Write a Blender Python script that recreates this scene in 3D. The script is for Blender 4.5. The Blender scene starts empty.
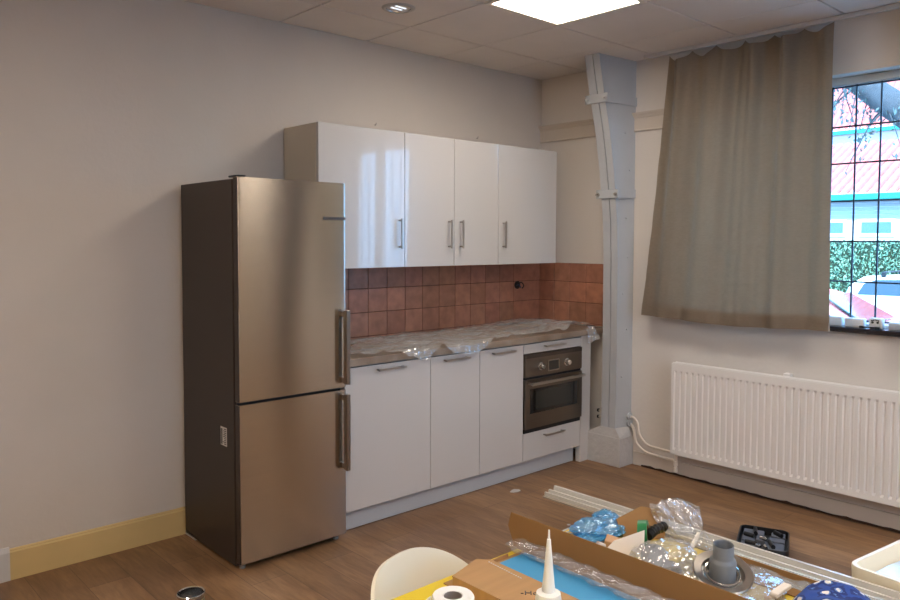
import bpy, bmesh, math, random
from mathutils import Vector, Matrix, noise, Euler
from math import pi, sin, cos, radians as R
random.seed(7)
SC = bpy.context.scene
COL = SC.collection

# ------------------------------------------------------------------ camera
rt = Vector((0.73785613, -0.67494943, 0.00340461))
up = Vector((0.03022936, 0.03808508, 0.99881716))
fw = Vector((0.67428073, 0.73688045, -0.0485046))
cam = bpy.data.cameras.new('camera')
cam.sensor_width = 36; cam.lens = 756.3173/900*36
cam.shift_y = -(300-277.235)/900
cam.clip_start = .05; cam.clip_end = 300
co = bpy.data.objects.new('camera', cam); COL.objects.link(co)
m = Matrix((rt, up, -fw)).transposed().to_4x4(); m.translation = (-4.4986, -3.8759, 1.563)
co.matrix_world = m
SC.camera = co

# ------------------------------------------------------------------ world, sun, exposure
w = bpy.data.worlds.new('sky'); SC.world = w; w.use_nodes = True
nt = w.node_tree; nt.nodes.clear()
wo = nt.nodes.new('ShaderNodeOutputWorld'); bg = nt.nodes.new('ShaderNodeBackground')
bg.inputs['Color'].default_value = (0.25, 0.56, 1.0, 1); bg.inputs['Strength'].default_value = 12.0
nt.links.new(bg.outputs[0], wo.inputs[0])
sun = bpy.data.lights.new('sun', 'SUN'); sun.energy = 9.0; sun.angle = R(1.0); sun.color = (1, .95, .88)
so = bpy.data.objects.new('sun', sun); COL.objects.link(so)
so.rotation_euler = Vector((1.0, .45, -.95)).to_track_quat('-Z', 'Y').to_euler()
pl = bpy.data.lights.new('window_portal', 'AREA'); pl.shape = 'RECTANGLE'; pl.size = 3.2; pl.size_y = 1.4
pl.cycles.is_portal = True
po = bpy.data.objects.new('window_portal', pl); COL.objects.link(po)
po.location = (.2, -2.85, 1.78)
po.rotation_euler = Vector((-1, 0, 0)).to_track_quat('-Z', 'Y').to_euler()
PANEL_STRENGTH = 33.0
PANEL_COLOR = (1.0, .90, .79)
pl2 = bpy.data.lights.new('window_portal', 'AREA'); pl2.shape = 'RECTANGLE'; pl2.size = 1.1; pl2.size_y = 1.45  # portal of the added rear window
pl2.cycles.is_portal = True
po2 = bpy.data.objects.new('window_portal', pl2); COL.objects.link(po2)
po2.location = (-2.75, -6.7, 1.72)
po2.rotation_euler = Vector((0, 1, 0)).to_track_quat('-Z', 'Y').to_euler()
SC.view_settings.view_transform = 'Standard'
SC.view_settings.look = 'None'
SC.view_settings.gamma = 1
SC.view_settings.use_curve_mapping = False
SC.view_settings.exposure = 0.0
SC.cycles.use_denoising = True
SC.cycles.denoising_prefilter = 'ACCURATE'
SC.cycles.max_bounces = 8
SC.cycles.diffuse_bounces = 5
SC.cycles.transparent_max_bounces = 16
SC.cycles.sample_clamp_indirect = 6
SC.cycles.caustics_reflective = False
SC.cycles.caustics_refractive = False

# ------------------------------------------------------------------ materials
def lin(c):
    return tuple((x/12.92 if x <= .04045 else ((x+.055)/1.055)**2.4) for x in c)
def rgb(r, g, b): return lin((r/255, g/255, b/255))
MATS = {}
def mat(name, color, rough=.5, metal=0, vary=0, vscale=6, bump=0, bscale=60, stretch=(1, 1, 1),
        coat=0, aniso=0, emit=None, estr=0, sheen=0, ior=1.5, color2=None, spec=.5, detail=4):
    if name in MATS: return MATS[name]
    m = bpy.data.materials.new(name); m.use_nodes = True
    N = m.node_tree.nodes; L = m.node_tree.links
    b = N['Principled BSDF']
    b.inputs['Base Color'].default_value = (*color, 1)
    b.inputs['Roughness'].default_value = rough
    b.inputs['Metallic'].default_value = metal
    b.inputs['Coat Weight'].default_value = coat
    b.inputs['Coat Roughness'].default_value = .03
    b.inputs['Anisotropic'].default_value = aniso
    b.inputs['Sheen Weight'].default_value = sheen
    b.inputs['IOR'].default_value = ior
    b.inputs['Specular IOR Level'].default_value = spec
    if aniso: b.inputs['Anisotropic Rotation'].default_value = .25
    if emit:
        b.inputs['Emission Color'].default_value = (*emit, 1); b.inputs['Emission Strength'].default_value = estr
    tc = N.new('ShaderNodeTexCoord'); mp = N.new('ShaderNodeMapping'); mp.inputs['Scale'].default_value = stretch
    L.new(tc.outputs['Object'], mp.inputs['Vector'])
    nz = N.new('ShaderNodeTexNoise'); nz.inputs['Scale'].default_value = vscale; nz.inputs['Detail'].default_value = detail
    L.new(mp.outputs[0], nz.inputs['Vector'])
    if vary or color2:
        rp = N.new('ShaderNodeValToRGB')
        c2 = color2 or tuple(x*(1-vary) for x in color)
        rp.color_ramp.elements[0].color = (*c2, 1); rp.color_ramp.elements[1].color = (*color, 1)
        rp.color_ramp.elements[0].position = .32; rp.color_ramp.elements[1].position = .66
        L.new(nz.outputs['Fac'], rp.inputs['Fac']); L.new(rp.outputs[0], b.inputs['Base Color'])
    if bump:
        n2 = N.new('ShaderNodeTexNoise'); n2.inputs['Scale'].default_value = bscale; n2.inputs['Detail'].default_value = 4
        L.new(mp.outputs[0], n2.inputs['Vector'])
        bp = N.new('ShaderNodeBump'); bp.inputs['Strength'].default_value = bump; bp.inputs['Distance'].default_value = .01
        L.new(n2.outputs['Fac'], bp.inputs['Height']); L.new(bp.outputs[0], b.inputs['Normal'])
    MATS[name] = m
    return m

def film(name, color, opacity, rough=.12, bump=.4, bscale=25, stretch=(1, 1, 1), edge=.4, gl=.10):
    """thin clear plastic: see-through, a little milky, glossy all over and more so at grazing angles"""
    if name in MATS: return MATS[name]
    m = mat(name, color, .6, bump=bump, bscale=bscale, stretch=stretch)
    N = m.node_tree.nodes; L = m.node_tree.links
    b = N['Principled BSDF']; out = [n for n in N if n.type == 'OUTPUT_MATERIAL'][0]
    tr = N.new('ShaderNodeBsdfTransparent'); tr.inputs[0].default_value = (*[.98*(c/max(color))**.35 for c in color], 1)
    g = N.new('ShaderNodeBsdfGlossy'); g.inputs['Roughness'].default_value = rough; g.inputs['Color'].default_value = (.95, .95, .95, 1)
    bp = [n for n in N if n.type == 'BUMP'][0]; L.new(bp.outputs[0], g.inputs['Normal'])
    mx = N.new('ShaderNodeMixShader'); mx.inputs[0].default_value = opacity
    lw = N.new('ShaderNodeLayerWeight'); lw.inputs['Blend'].default_value = .5; L.new(bp.outputs[0], lw.inputs['Normal'])
    pw = N.new('ShaderNodeMath'); pw.operation = 'POWER'; pw.inputs[1].default_value = 2.5
    ma = N.new('ShaderNodeMath'); ma.operation = 'MULTIPLY_ADD'; ma.inputs[1].default_value = edge; ma.inputs[2].default_value = gl
    ma.use_clamp = True; m2 = N.new('ShaderNodeMixShader')
    L.new(lw.outputs['Facing'], pw.inputs[0]); L.new(pw.outputs[0], ma.inputs[0])
    L.new(tr.outputs[0], mx.inputs[1]); L.new(b.outputs[0], mx.inputs[2])
    L.new(ma.outputs[0], m2.inputs[0]); L.new(mx.outputs[0], m2.inputs[1]); L.new(g.outputs[0], m2.inputs[2]); L.new(m2.outputs[0], out.inputs['Surface'])
    return m

def glass_mat():
    m = bpy.data.materials.new('window_glass'); m.use_nodes = True
    N = m.node_tree.nodes; L = m.node_tree.links; N.clear()
    o = N.new('ShaderNodeOutputMaterial'); t = N.new('ShaderNodeBsdfTransparent'); g = N.new('ShaderNodeBsdfGlossy')
    g.inputs['Roughness'].default_value = .02; t.inputs[0].default_value = (.93, .97, .98, 1)
    f = N.new('ShaderNodeLayerWeight'); f.inputs[0].default_value = .5; x = N.new('ShaderNodeMixShader')
    pw = N.new('ShaderNodeMath'); pw.operation = 'POWER'; pw.inputs[1].default_value = 5
    ma = N.new('ShaderNodeMath'); ma.operation = 'MULTIPLY_ADD'; ma.inputs[1].default_value = .9; ma.inputs[2].default_value = .03
    L.new(f.outputs['Facing'], pw.inputs[0]); L.new(pw.outputs[0], ma.inputs[0]); L.new(ma.outputs[0], x.inputs[0]); L.new(t.outputs[0], x.inputs[1]); L.new(g.outputs[0], x.inputs[2]); L.new(x.outputs[0], o.inputs[0])
    return m

def floor_mat():
    m = mat('vinyl_planks', rgb(140, 106, 78), .42, bump=.06, bscale=40, stretch=(8, 1, 1))
    N = m.node_tree.nodes; L = m.node_tree.links; b = N['Principled BSDF']
    tc = N.new('ShaderNodeTexCoord'); mp = N.new('ShaderNodeMapping'); mp.inputs['Rotation'].default_value = (0, 0, pi/2)
    L.new(tc.outputs['Object'], mp.inputs[0])
    br = N.new('ShaderNodeTexBrick'); br.offset = .37; br.inputs['Scale'].default_value = 1
    br.inputs['Brick Width'].default_value = 1.25; br.inputs['Row Height'].default_value = .185
    br.inputs['Mortar Size'].default_value = .0012; br.inputs['Mortar Smooth'].default_value = .3
    br.inputs['Color1'].default_value = (*rgb(156, 121, 88), 1); br.inputs['Color2'].default_value = (*rgb(132, 100, 70), 1)
    br.inputs['Mortar'].default_value = (*rgb(84, 62, 46), 1)
    L.new(mp.outputs[0], br.inputs['Vector'])
    def streak(sc, stre, lo, hi, c0, c1, fac):
        mm = N.new('ShaderNodeMapping'); mm.inputs['Scale'].default_value = stre; L.new(tc.outputs['Object'], mm.inputs[0])
        nz = N.new('ShaderNodeTexNoise'); nz.inputs['Scale'].default_value = sc; nz.inputs['Detail'].default_value = 7
        nz.inputs['Distortion'].default_value = .9
        L.new(mm.outputs[0], nz.inputs['Vector'])
        rp = N.new('ShaderNodeValToRGB'); rp.color_ramp.elements[0].position = lo; rp.color_ramp.elements[1].position = hi
        rp.color_ramp.elements[0].color = (*c0, 1); rp.color_ramp.elements[1].color = (*c1, 1)
        L.new(nz.outputs['Fac'], rp.inputs[0]); return rp
    s1 = streak(2.2, (4.5, 1, 1), .3, .7, (.68, .62, .56), (1.12, 1.12, 1.12), 1)
    s2 = streak(5, (9, 1.2, 1), .35, .65, (.82, .8, .78), (1.08, 1.07, 1.06), 1)
    m1 = N.new('ShaderNodeMixRGB'); m1.blend_type = 'MULTIPLY'; m1.inputs[0].default_value = 1
    m2 = N.new('ShaderNodeMixRGB'); m2.blend_type = 'MULTIPLY'; m2.inputs[0].default_value = 1
    L.new(br.outputs['Color'], m1.inputs[1]); L.new(s1.outputs[0], m1.inputs[2])
    L.new(m1.outputs[0], m2.inputs[1]); L.new(s2.outputs[0], m2.inputs[2]); L.new(m2.outputs[0], b.inputs['Base Color'])
    return m

def attr_mat(name, rough=.3, bump=0, bscale=40, mulvary=.25):
    m = mat(name, (.5, .5, .5), rough, bump=bump, bscale=bscale)
    N = m.node_tree.nodes; L = m.node_tree.links; b = N['Principled BSDF']
    a = N.new('ShaderNodeVertexColor'); a.layer_name = 'tint'
    nz = N.new('ShaderNodeTexNoise'); nz.inputs['Scale'].default_value = 14; nz.inputs['Detail'].default_value = 5
    tc = N.new('ShaderNodeTexCoord'); L.new(tc.outputs['Object'], nz.inputs['Vector'])
    rp = N.new('ShaderNodeValToRGB'); rp.color_ramp.elements[0].position = .3; rp.color_ramp.elements[1].position = .7
    k = 1-mulvary
    rp.color_ramp.elements[0].color = (k, k, k, 1); rp.color_ramp.elements[1].color = (1.1, 1.1, 1.1, 1)
    mx = N.new('ShaderNodeMixRGB'); mx.blend_type = 'MULTIPLY'; mx.inputs[0].default_value = 1
    L.new(nz.outputs['Fac'], rp.inputs[0]); L.new(a.outputs[0], mx.inputs[1]); L.new(rp.outputs[0], mx.inputs[2])
    L.new(mx.outputs[0], b.inputs['Base Color'])
    return m

WALL = mat('wall_paint', rgb(206, 195, 183), .85, vary=.07, vscale=1.6, bump=.12, bscale=35)
CEIL = mat('ceiling_tile', rgb(228, 222, 218), .9, vary=.05, vscale=3, bump=.15, bscale=180)
DARKGAP = mat('dark_gap', rgb(52, 46, 42), .9)
WHITEP = mat('white_paint', rgb(196, 192, 188), .5, vary=.05, vscale=4, bump=.05)
COLP = mat('column_paint', rgb(184, 186, 188), .42, vary=.06, vscale=5, bump=.12, bscale=18)
GLOSS = mat('gloss_white_laminate', rgb(202, 197, 192), .22, coat=.7, spec=.5)
CARC = mat('carcass_laminate', rgb(200, 190, 174), .5)
STEEL = mat('brushed_steel', rgb(202, 192, 178), .19, metal=1, aniso=.95, vary=.05, vscale=3, bump=.015, bscale=30, stretch=(.5, 1, 40))
NICKEL = mat('satin_nickel', rgb(176, 168, 158), .3, metal=1)
CHROME = mat('chrome', rgb(215, 212, 208), .12, metal=1)
DSTEEL = mat('oven_steel', rgb(128, 116, 104), .33, metal=1, aniso=.5, vary=.05, bump=.01, bscale=30, stretch=(.5, 1, 40))
BLACK = mat('black_plastic', rgb(22, 21, 22), .45)
BLKGLASS = mat('black_glass', rgb(12, 12, 12), .06, coat=.6)
FSIDE = mat('fridge_side_paint', rgb(70, 60, 54), .48, metal=.35)
RAD = mat('radiator_enamel', rgb(234, 231, 228), .35)
YELLOW = mat('yellow_laminate', rgb(222, 192, 30), .35, vary=.04, vscale=5)
CARD = mat('cardboard', rgb(174, 134, 90), .8, vary=.08, vscale=5, bump=.08, bscale=60, stretch=(1, 12, 1))
CARD2 = mat('cardboard_dark', rgb(142, 102, 56), .8, vary=.1, vscale=6)
FABRIC = mat('curtain_linen', rgb(164, 147, 128), .85, vary=.08, vscale=40, bump=.15, bscale=160, stretch=(1, 1, 3), sheen=.2)
PLAST = film('clear_film', (.86, .87, .88), .12, rough=.1, bump=.9, bscale=18)
BAG = film('clear_bag', (.85, .85, .86), .19, edge=.5, gl=.12, rough=.1, bump=.8, bscale=22)
BLUEBAG = film('blue_bag', (.10, .42, .74), .42, rough=.12, bump=.9, bscale=25)
SHELL = mat('chair_plastic', rgb(226, 218, 198), .42)
GREYPVC = mat('grey_pvc', rgb(118, 122, 128), .4)
PAPER = mat('tissue_paper', rgb(232, 230, 226), .95, bump=.2, bscale=90)

# ------------------------------------------------------------------ mesh helpers
def box(bm, lo, hi, bev=0, seg=1, rot=None):
    lo = Vector(lo); hi = Vector(hi); c = (lo+hi)/2; s = hi-lo
    mx = Matrix.Translation(c)
    if rot is not None: mx = mx @ Euler(rot).to_matrix().to_4x4()
    r = bmesh.ops.create_cube(bm, size=1, matrix=mx @ Matrix.Diagonal((s.x, s.y, s.z, 1)))
    if bev:
        es = list({e for v in r['verts'] for e in v.link_edges})
        bmesh.ops.bevel(bm, geom=es, offset=bev, segments=seg, affect='EDGES', profile=.5)
    return bm
def B(lo, hi, bev=0, seg=1, rot=None): return box(bmesh.new(), lo, hi, bev, seg, rot)
def cyl(bm, p, q, r, r2=None, n=20, caps=True):
    p = Vector(p); q = Vector(q); d = q-p
    mx = Matrix.Translation((p+q)/2) @ d.to_track_quat('Z', 'Y').to_matrix().to_4x4()
    bmesh.ops.create_cone(bm, cap_ends=caps, segments=n, radius1=r, radius2=r if r2 is None else r2, depth=d.length, matrix=mx)
    return bm
def lathe(bm, prof, c=(0, 0, 0), n=32, axis=None):
    c = Vector(c); q = (Vector(axis).to_track_quat('Z', 'Y').to_matrix() if axis else Matrix.Identity(3))
    rings = []
    for r, z in prof:
        rings.append([bm.verts.new(c+q @ Vector((r*cos(2*pi*i/n), r*sin(2*pi*i/n), z))) for i in range(n)])
    for a, b in zip(rings, rings[1:]):
        for i in range(n):
            bm.faces.new((a[i], a[(i+1) % n], b[(i+1) % n], b[i]))
    return bm
def tube(bm, pts, r, n=10, closed=False):
    pts = [Vector(p) for p in pts]; k = len(pts); rings = []; nrm = None
    for i, p in enumerate(pts):
        t = (pts[min(i+1, k-1)]-pts[max(i-1, 0)]).normalized()
        if nrm is None:
            nrm = t.orthogonal().normalized()
        else:
            nrm = (nrm-t*nrm.dot(t)).normalized()
        bn = t.cross(nrm); rr = r(i/(k-1)) if callable(r) else r
        rings.append([bm.verts.new(p+(nrm*cos(2*pi*j/n)+bn*sin(2*pi*j/n))*rr) for j in range(n)])
    for a, b in zip(rings, rings[1:]):
        for j in range(n): bm.faces.new((a[j], a[(j+1) % n], b[(j+1) % n], b[j]))
    bm.faces.new(rings[0][::-1]); bm.faces.new(rings[-1])
    return bm
def smooth_path(pts, n=8):
    pts = [Vector(p) for p in pts]; out = []
    P = [pts[0]]+pts+[pts[-1]]
    for i in range(1, len(P)-2):
        for s in range(n):
            t = s/n; a, b, c, d = P[i-1:i+3]
            out.append(.5*((2*b)+(c-a)*t+(2*a-5*b+4*c-d)*t*t+(3*b-a-3*c+d)*t**3))
    out.append(pts[-1]); return out
def prism(bm, poly, axis, a, b):
    """poly: 2-D points in the two other axes (cyclic order), extruded along axis from a to b"""
    def P(u, v, w):
        return {'x': (w, u, v), 'y': (u, w, v), 'z': (u, v, w)}[axis]
    A = [bm.verts.new(P(u, v, a)) for u, v in poly]; C = [bm.verts.new(P(u, v, b)) for u, v in poly]
    n = len(poly)
    for i in range(n): bm.faces.new((A[i], A[(i+1) % n], C[(i+1) % n], C[i]))
    bm.faces.new(A[::-1]); bm.faces.new(C)
    bmesh.ops.recalc_face_normals(bm, faces=bm.faces[:])
    return bm
def grid(bm, nu, nv, f, wrapu=False):
    V = [[bm.verts.new(f(i/(nu), j/(nv))) for j in range(nv+1)] for i in range(nu+1)]
    for i in range(nu):
        for j in range(nv):
            bm.faces.new((V[i][j], V[i+1][j], V[i+1][j+1], V[i][j+1]))
    return bm
def solidify(bm, t):
    bmesh.ops.recalc_face_normals(bm, faces=bm.faces[:])
    bmesh.ops.solidify(bm, geom=bm.faces[:], thickness=t)
    return bm
def text_bm(body, size, ext=.0004):
    cu = bpy.data.curves.new('lettering', 'FONT'); cu.body = body; cu.size = size; cu.extrude = ext; cu.align_x = 'CENTER'; cu.align_y = 'CENTER'
    o = bpy.data.objects.new('lettering', cu); COL.objects.link(o)
    dg = bpy.context.evaluated_depsgraph_get(); me = bpy.data.meshes.new_from_object(o.evaluated_get(dg))
    bm = bmesh.new(); bm.from_mesh(me); bpy.data.objects.remove(o); bpy.data.curves.remove(cu); bpy.data.meshes.remove(me)
    return bm
def xf(bm, mx): bmesh.ops.transform(bm, matrix=mx, verts=bm.verts[:]); return bm

def obj(name, bm, m, parent=None, smooth=False, base=None, local=False, ang=35):
    """link ONE mesh object; vertices given in world space unless local"""
    me = bpy.data.meshes.new(name)
    if not local:
        off = Vector((0, 0, 0))
        if parent is not None:
            q = parent
            while q is not None: off += q.location; q = q.parent
        elif base is None:
            xs = [v.co for v in bm.verts]
            off = Vector(((min(v.x for v in xs)+max(v.x for v in xs))/2, (min(v.y for v in xs)+max(v.y for v in xs))/2, min(v.z for v in xs)))
        else: off = Vector(base)
        bmesh.ops.translate(bm, verts=bm.verts[:], vec=-off)
    bm.normal_update()
    bm.to_mesh(me); bm.free()
    o = bpy.data.objects.new(name, me); COL.objects.link(o)
    if m is not None:
        for x in (m if isinstance(m, (list, tuple)) else [m]): me.materials.append(x)
    if parent is not None: o.parent = parent
    elif not local: o.location = off
    elif base is not None: o.location = base
    if smooth:
        for p in me.polygons: p.use_smooth = True
        me.set_sharp_from_angle(angle=R(ang))
    return o
def tag(o, label, cat, group=None, kind=None):
    o['label'] = label; o['category'] = cat
    if group: o['group'] = group
    if kind: o['kind'] = kind
    return o
def thing(name, label, cat, loc=(0, 0, 0), rotz=0, group=None):
    o = bpy.data.objects.new(name, None); COL.objects.link(o); o.empty_display_size = .1
    o.location = loc; o.rotation_euler = (0, 0, rotz)
    return tag(o, label, cat, group)
def struct(name, bm, m, label=None, smooth=False, cat=None):
    o = obj(name, bm, m, smooth=smooth); o['kind'] = 'structure'
    if label: o['label'] = label
    if cat: o['category'] = cat
    return o
def tree_copy(r, loc, rotz=None):
    c = r.copy(); COL.objects.link(c); c.location = loc
    if rotz is not None: c.rotation_euler.z = rotz
    def rec(a, b):
        for ch in a.children:
            d = ch.copy(); COL.objects.link(d); d.parent = b; rec(ch, d)
    rec(r, c); return c

# ------------------------------------------------------------------ room
H = 2.798
XL, YB = -6.9, -6.6
struct('floor', B((XL, YB, -.05), (0, 0, 0)), floor_mat(), 'brown wood look vinyl plank floor', cat='floor')
struct('wall_back', B((XL-.1, 0, -.05), (.3, .12, 3.0)), WALL, 'grey beige painted wall behind the fridge and kitchen units', cat='wall')
struct('wall_left', B((XL-.12, YB, -.05), (XL, 0, 3.0)), WALL, 'painted wall to the left of the room', cat='wall')
bm = bmesh.new(); box(bm, (XL-.1, YB-.12, -.05), (-3.3, YB, 3.0)); box(bm, (-2.2, YB-.12, -.05), (.3, YB, 3.0)); box(bm, (-3.3, YB-.12, -.05), (-2.2, YB, 1.0)); box(bm, (-3.3, YB-.12, 2.45), (-2.2, YB, 3.0))  # opening for the added rear window
struct('wall_front', bm, WALL, 'painted wall opposite the kitchen', cat='wall')
WY0, WY1, WZ0, WZ1 = -1.20, -4.10, 1.07, 2.50
bm = bmesh.new()
box(bm, (0, WY0, -.05), (.3, 0, 3.0)); box(bm, (0, YB, -.05), (.3, WY1, 3.0))
box(bm, (0, WY1, -.05), (.3, WY0, WZ0)); box(bm, (0, WY1, WZ1), (.3, WY0, 3.0))
struct('wall_right', bm, mat('window_wall_paint', rgb(220, 213, 206), .85, vary=.05, vscale=1.6, bump=.12, bscale=35), 'painted window wall with the radiator', cat='wall')
# suspended ceiling: tiles with narrow joints, cut round the light panel
GX = [-6.9, -6.51, -5.905, -5.30, -4.695, -4.09, -3.485, -2.88, -2.275, -1.67, -1.065, -.46, -.001]
GY = [0-.001, -.425, -1.03, -1.635, -2.24, -2.845, -3.45, -4.055, -4.66, -5.265, -5.87, -6.475, -6.6]
PANELS = [(9, 2), (9, 6), (5, 6), (3, 3), (6, 9), (2, 9)]
bm = bmesh.new()
for i in range(len(GX)-1):
    for j in range(len(GY)-1):
        if (i, j) in PANELS: continue
        g = .005
        box(bm, (GX[i]+g, GY[j+1]+g, H), (GX[i+1]-g, GY[j]-g, H+.012), .003)
box(bm, (XL, YB, H+.14), (.0, 0, H+.17))
struct('ceiling', bm, CEIL, 'suspended ceiling of square beige tiles', cat='ceiling')
bm = bmesh.new()
for x in GX[1:-1]: box(bm, (x-.012, YB, H+.0122), (x+.012, 0, H+.016))
for y in GY[1:-1]: box(bm, (XL, y-.012, H+.0162), (0, y+.012, H+.020))
struct('trim_1', bm, DARKGAP, 'dark joints of the ceiling grid')
# light panels
EM = mat('panel_diffuser', (1, 1, 1), .6, emit=PANEL_COLOR, estr=PANEL_STRENGTH)
LFRAME = mat('light_frame_white', rgb(232, 226, 214), .4)
def light_panel(i, j, label, em=None, group=None):
    x0, x1, y0, y1 = GX[i]+.004, GX[i+1]-.004, GY[j+1]+.004, GY[j]-.004
    t = thing('ceiling_light_panel', label, 'ceiling light', ((x0+x1)/2, (y0+y1)/2, H), 0, group)
    bm = bmesh.new()
    f = .028
    box(bm, (x0, y0, H-.004), (x1, y0+f, H+.03), .002); box(bm, (x0, y1-f, H-.004), (x1, y1, H+.03), .002)
    box(bm, (x0, y0+f, H-.004), (x0+f, y1-f, H+.03), .002); box(bm, (x1-f, y0+f, H-.004), (x1, y1-f, H+.03), .002)
    obj('frame', bm, LFRAME, t)
    obj('diffuser', B((x0+f, y0+f, H+.002), (x1-f, y1-f, H+.012)), em or EM, t)
light_panel(9, 2, 'lit square light panel in the ceiling, above the kitchen floor', mat('panel_diffuser_dimmer', (1, 1, 1), .6, emit=PANEL_COLOR, estr=PANEL_STRENGTH*.68))
for k in PANELS[1:]:  # unseen rear panels, added to raise the light level
    light_panel(*k, 'added unseen light panel in the ceiling of the rear part of the room', None, 'added light panels in the ceiling behind the camera')
# round downlight
t = thing('recessed_downlight', 'round recessed downlight with silver reflector in the ceiling', 'downlight', (-1.945, -.672, H))
bm = bmesh.new(); lathe(bm, [(.068, .006), (.066, -.003), (.078, -.007), (.088, -.003), (.090, 0)], (-1.945, -.672, H), 40)
obj('trim_ring', bm, WHITEP, t, True)
bm = bmesh.new(); lathe(bm, [(.066, -.001), (.060, .012), (.050, .024), (.0, .026)], (-1.945, -.672, H-.004), 40)
obj('reflector', bm, mat('downlight_reflector', rgb(215, 222, 232), .22, metal=1, bump=.3, bscale=60), t, True)
bm = bmesh.new()
for k in (-1, 1): tube(bm, [(-1.945-.035, -.672+k*.018, H+.004), (-1.945+.035, -.672+k*.018, H+.004)], .008)
obj('lamp_tube', bm, mat('lamp_glow', (1, 1, 1), .4, emit=(.8, .9, 1), estr=1.2), t, True)

# mouldings, skirting
def mould(y0, y1):
    bm = bmesh.new()
    prism(bm, [(0, 2.315), (-.012, 2.315), (-.016, 2.322), (-.012, 2.33), (-.012, 2.405), (-.02, 2.412), (-.022, 2.42), (-.036, 2.432), (-.038, 2.442), (0, 2.442)], 'y', y0, y1)
    return bm
bm = mould(0, -1.19)
struct('trim_2', bm, WALL, 'painted picture rail moulding on the window wall', cat='moulding')
CREAM = mat('ochre_skirting_paint', rgb(206, 178, 122), .5, vary=.06, vscale=5)
bm = bmesh.new(); prism(bm, [(0, 0), (-.016, 0), (-.016, .128), (-.010, .134), (-.010, .138), (-.006, .143), (0, .143)], 'x', -3.69, -2.0)
struct('baseboard_back', bm, CREAM, 'ochre yellow skirting board left of the fridge', cat='skirting')
bm = bmesh.new(); prism(bm, [(0, 0), (-.018, 0), (-.018, .13), (-.008, .152), (0, .152)], 'x', XL, -3.69)
struct('baseboard_left', bm, WHITEP, 'whitish painted end of the skirting board', cat='skirting')
bm = bmesh.new(); box(bm, (-.014, YB, .0), (0, -.88, .095), .003)
struct('baseboard_right', bm, WALL, 'low painted plinth of the window wall', cat='skirting')
# rough, dirty unpainted edge at the floor, with shadow painted into its brown
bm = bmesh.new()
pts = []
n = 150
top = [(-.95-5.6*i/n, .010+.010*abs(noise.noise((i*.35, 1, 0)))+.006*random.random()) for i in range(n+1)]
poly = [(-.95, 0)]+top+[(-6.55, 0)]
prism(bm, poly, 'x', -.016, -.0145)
struct('trim_3', bm, mat('rough_edge_and_shadow', rgb(70, 48, 34), .9, vary=.3, vscale=30), 'rough brown edge and painted shadow along the foot of the window wall')

# window: frame, lead bars, glass
FRM = mat('window_frame_paint', rgb(200, 206, 208), .4)
LEAD = mat('lead_bars', rgb(40, 48, 66), .5)
wn = bpy.data.objects.new('window_1', None); COL.objects.link(wn); wn.location = (.12, (WY0+WY1)/2, WZ0); wn['kind'] = 'structure'
wn['label'] = 'leaded window with small rectangular panes'; wn['category'] = 'window'
bm = bmesh.new()
FW = .045
box(bm, (.10, WY1, 2.455), (.17, WY0, WZ1), .004); box(bm, (.10, WY1, WZ0+.0), (.17, WY0, 1.10), .004)
box(bm, (.10, WY0-FW, 1.10), (.17, WY0, 2.455), .004); box(bm, (.10, WY1, 1.10), (.17, WY1+FW, 2.455), .004)
for y in (-2.098+.02, -2.098-.02-.78): pass
box(bm, (.10, -2.095, 1.10), (.17, -2.045, 2.455), .004)
obj('window_frame', bm, FRM, wn)
bm = bmesh.new()
ys = []
y = -2.105
while y > WY1+.05: ys.append(y); y -= .13
y = -2.035
while y < WY0-.05: ys.append(y); y += .13
for y in ys: box(bm, (.118, y-.0045, 1.10), (.130, y+.0045, 2.455), .002)
for z in (1.115, 1.335, 1.565, 1.796, 2.012, 2.222, 2.448): box(bm, (.117, WY1+FW, z-.0045), (.131, WY0-FW, z+.0045), .002)
obj('lead_bars', bm, LEAD, wn)
obj('glass', B((.123, WY1+FW, 1.10), (.126, WY0-FW, 2.455)), glass_mat(), wn)
bm = bmesh.new()
for x in (-3.3, -2.77, -2.25): box(bm, (x, YB-.08, 1.0), (x+.05, YB-.03, 2.45), .004)
for z in (1.0, 2.40): box(bm, (-3.3, YB-.08, z), (-2.2, YB-.03, z+.05), .004)
o = struct('added_window', bm, FRM, 'added unseen two part window in the wall opposite the kitchen', cat='window')  # unseen window, added to bring cool light onto the cabinets
bm = B((-.035, WY1-.06, 1.058), (.10, WY0+.06, 1.086), .004)
struct('trim_4', bm, mat('dark_sill', rgb(34, 30, 34), .25, coat=.4), 'dark glossy window sill', cat='window sill')

# ------------------------------------------------------------------ column
cl = bpy.data.objects.new('column', None); COL.objects.link(cl); cl.location = (0, -.735, 0)
tag(cl, 'white painted tapering steel column on a concrete foot, beside the kitchen', 'column', kind='structure')
def colx(z):
    K = [(.20, -.150), (.8, -.142), (1.43, -.146), (1.7, -.158), (1.88, -.180), (2.1, -.214), (2.31, -.258), (2.52, -.318), (2.80, -.388)]
    for (a, xa), (b, xb) in zip(K, K[1:]):
        if z <= b: return xa+(xb-xa)*(z-a)/(b-a)
    return K[-1][1]
zs = [.20, .8, 1.15, 1.43, 1.57, 1.7, 1.79, 1.88, 2.0, 2.1, 2.2, 2.31, 2.42, 2.52, 2.66, H+.01]
def colshell(bm, poly):
    """poly(z) -> list of (x,y) ring"""
    rings = [[bm.verts.new((x, y, z)) for x, y in poly(z)] for z in zs]; n = len(rings[0])
    for a, b in zip(rings, rings[1:]):
        for i in range(n): bm.faces.new((a[i], a[(i+1) % n], b[(i+1) % n], b[i]))
    bm.faces.new(rings[0][::-1]); bm.faces.new(rings[-1])
    bmesh.ops.recalc_face_normals(bm, faces=bm.faces[:]); return bm
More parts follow.
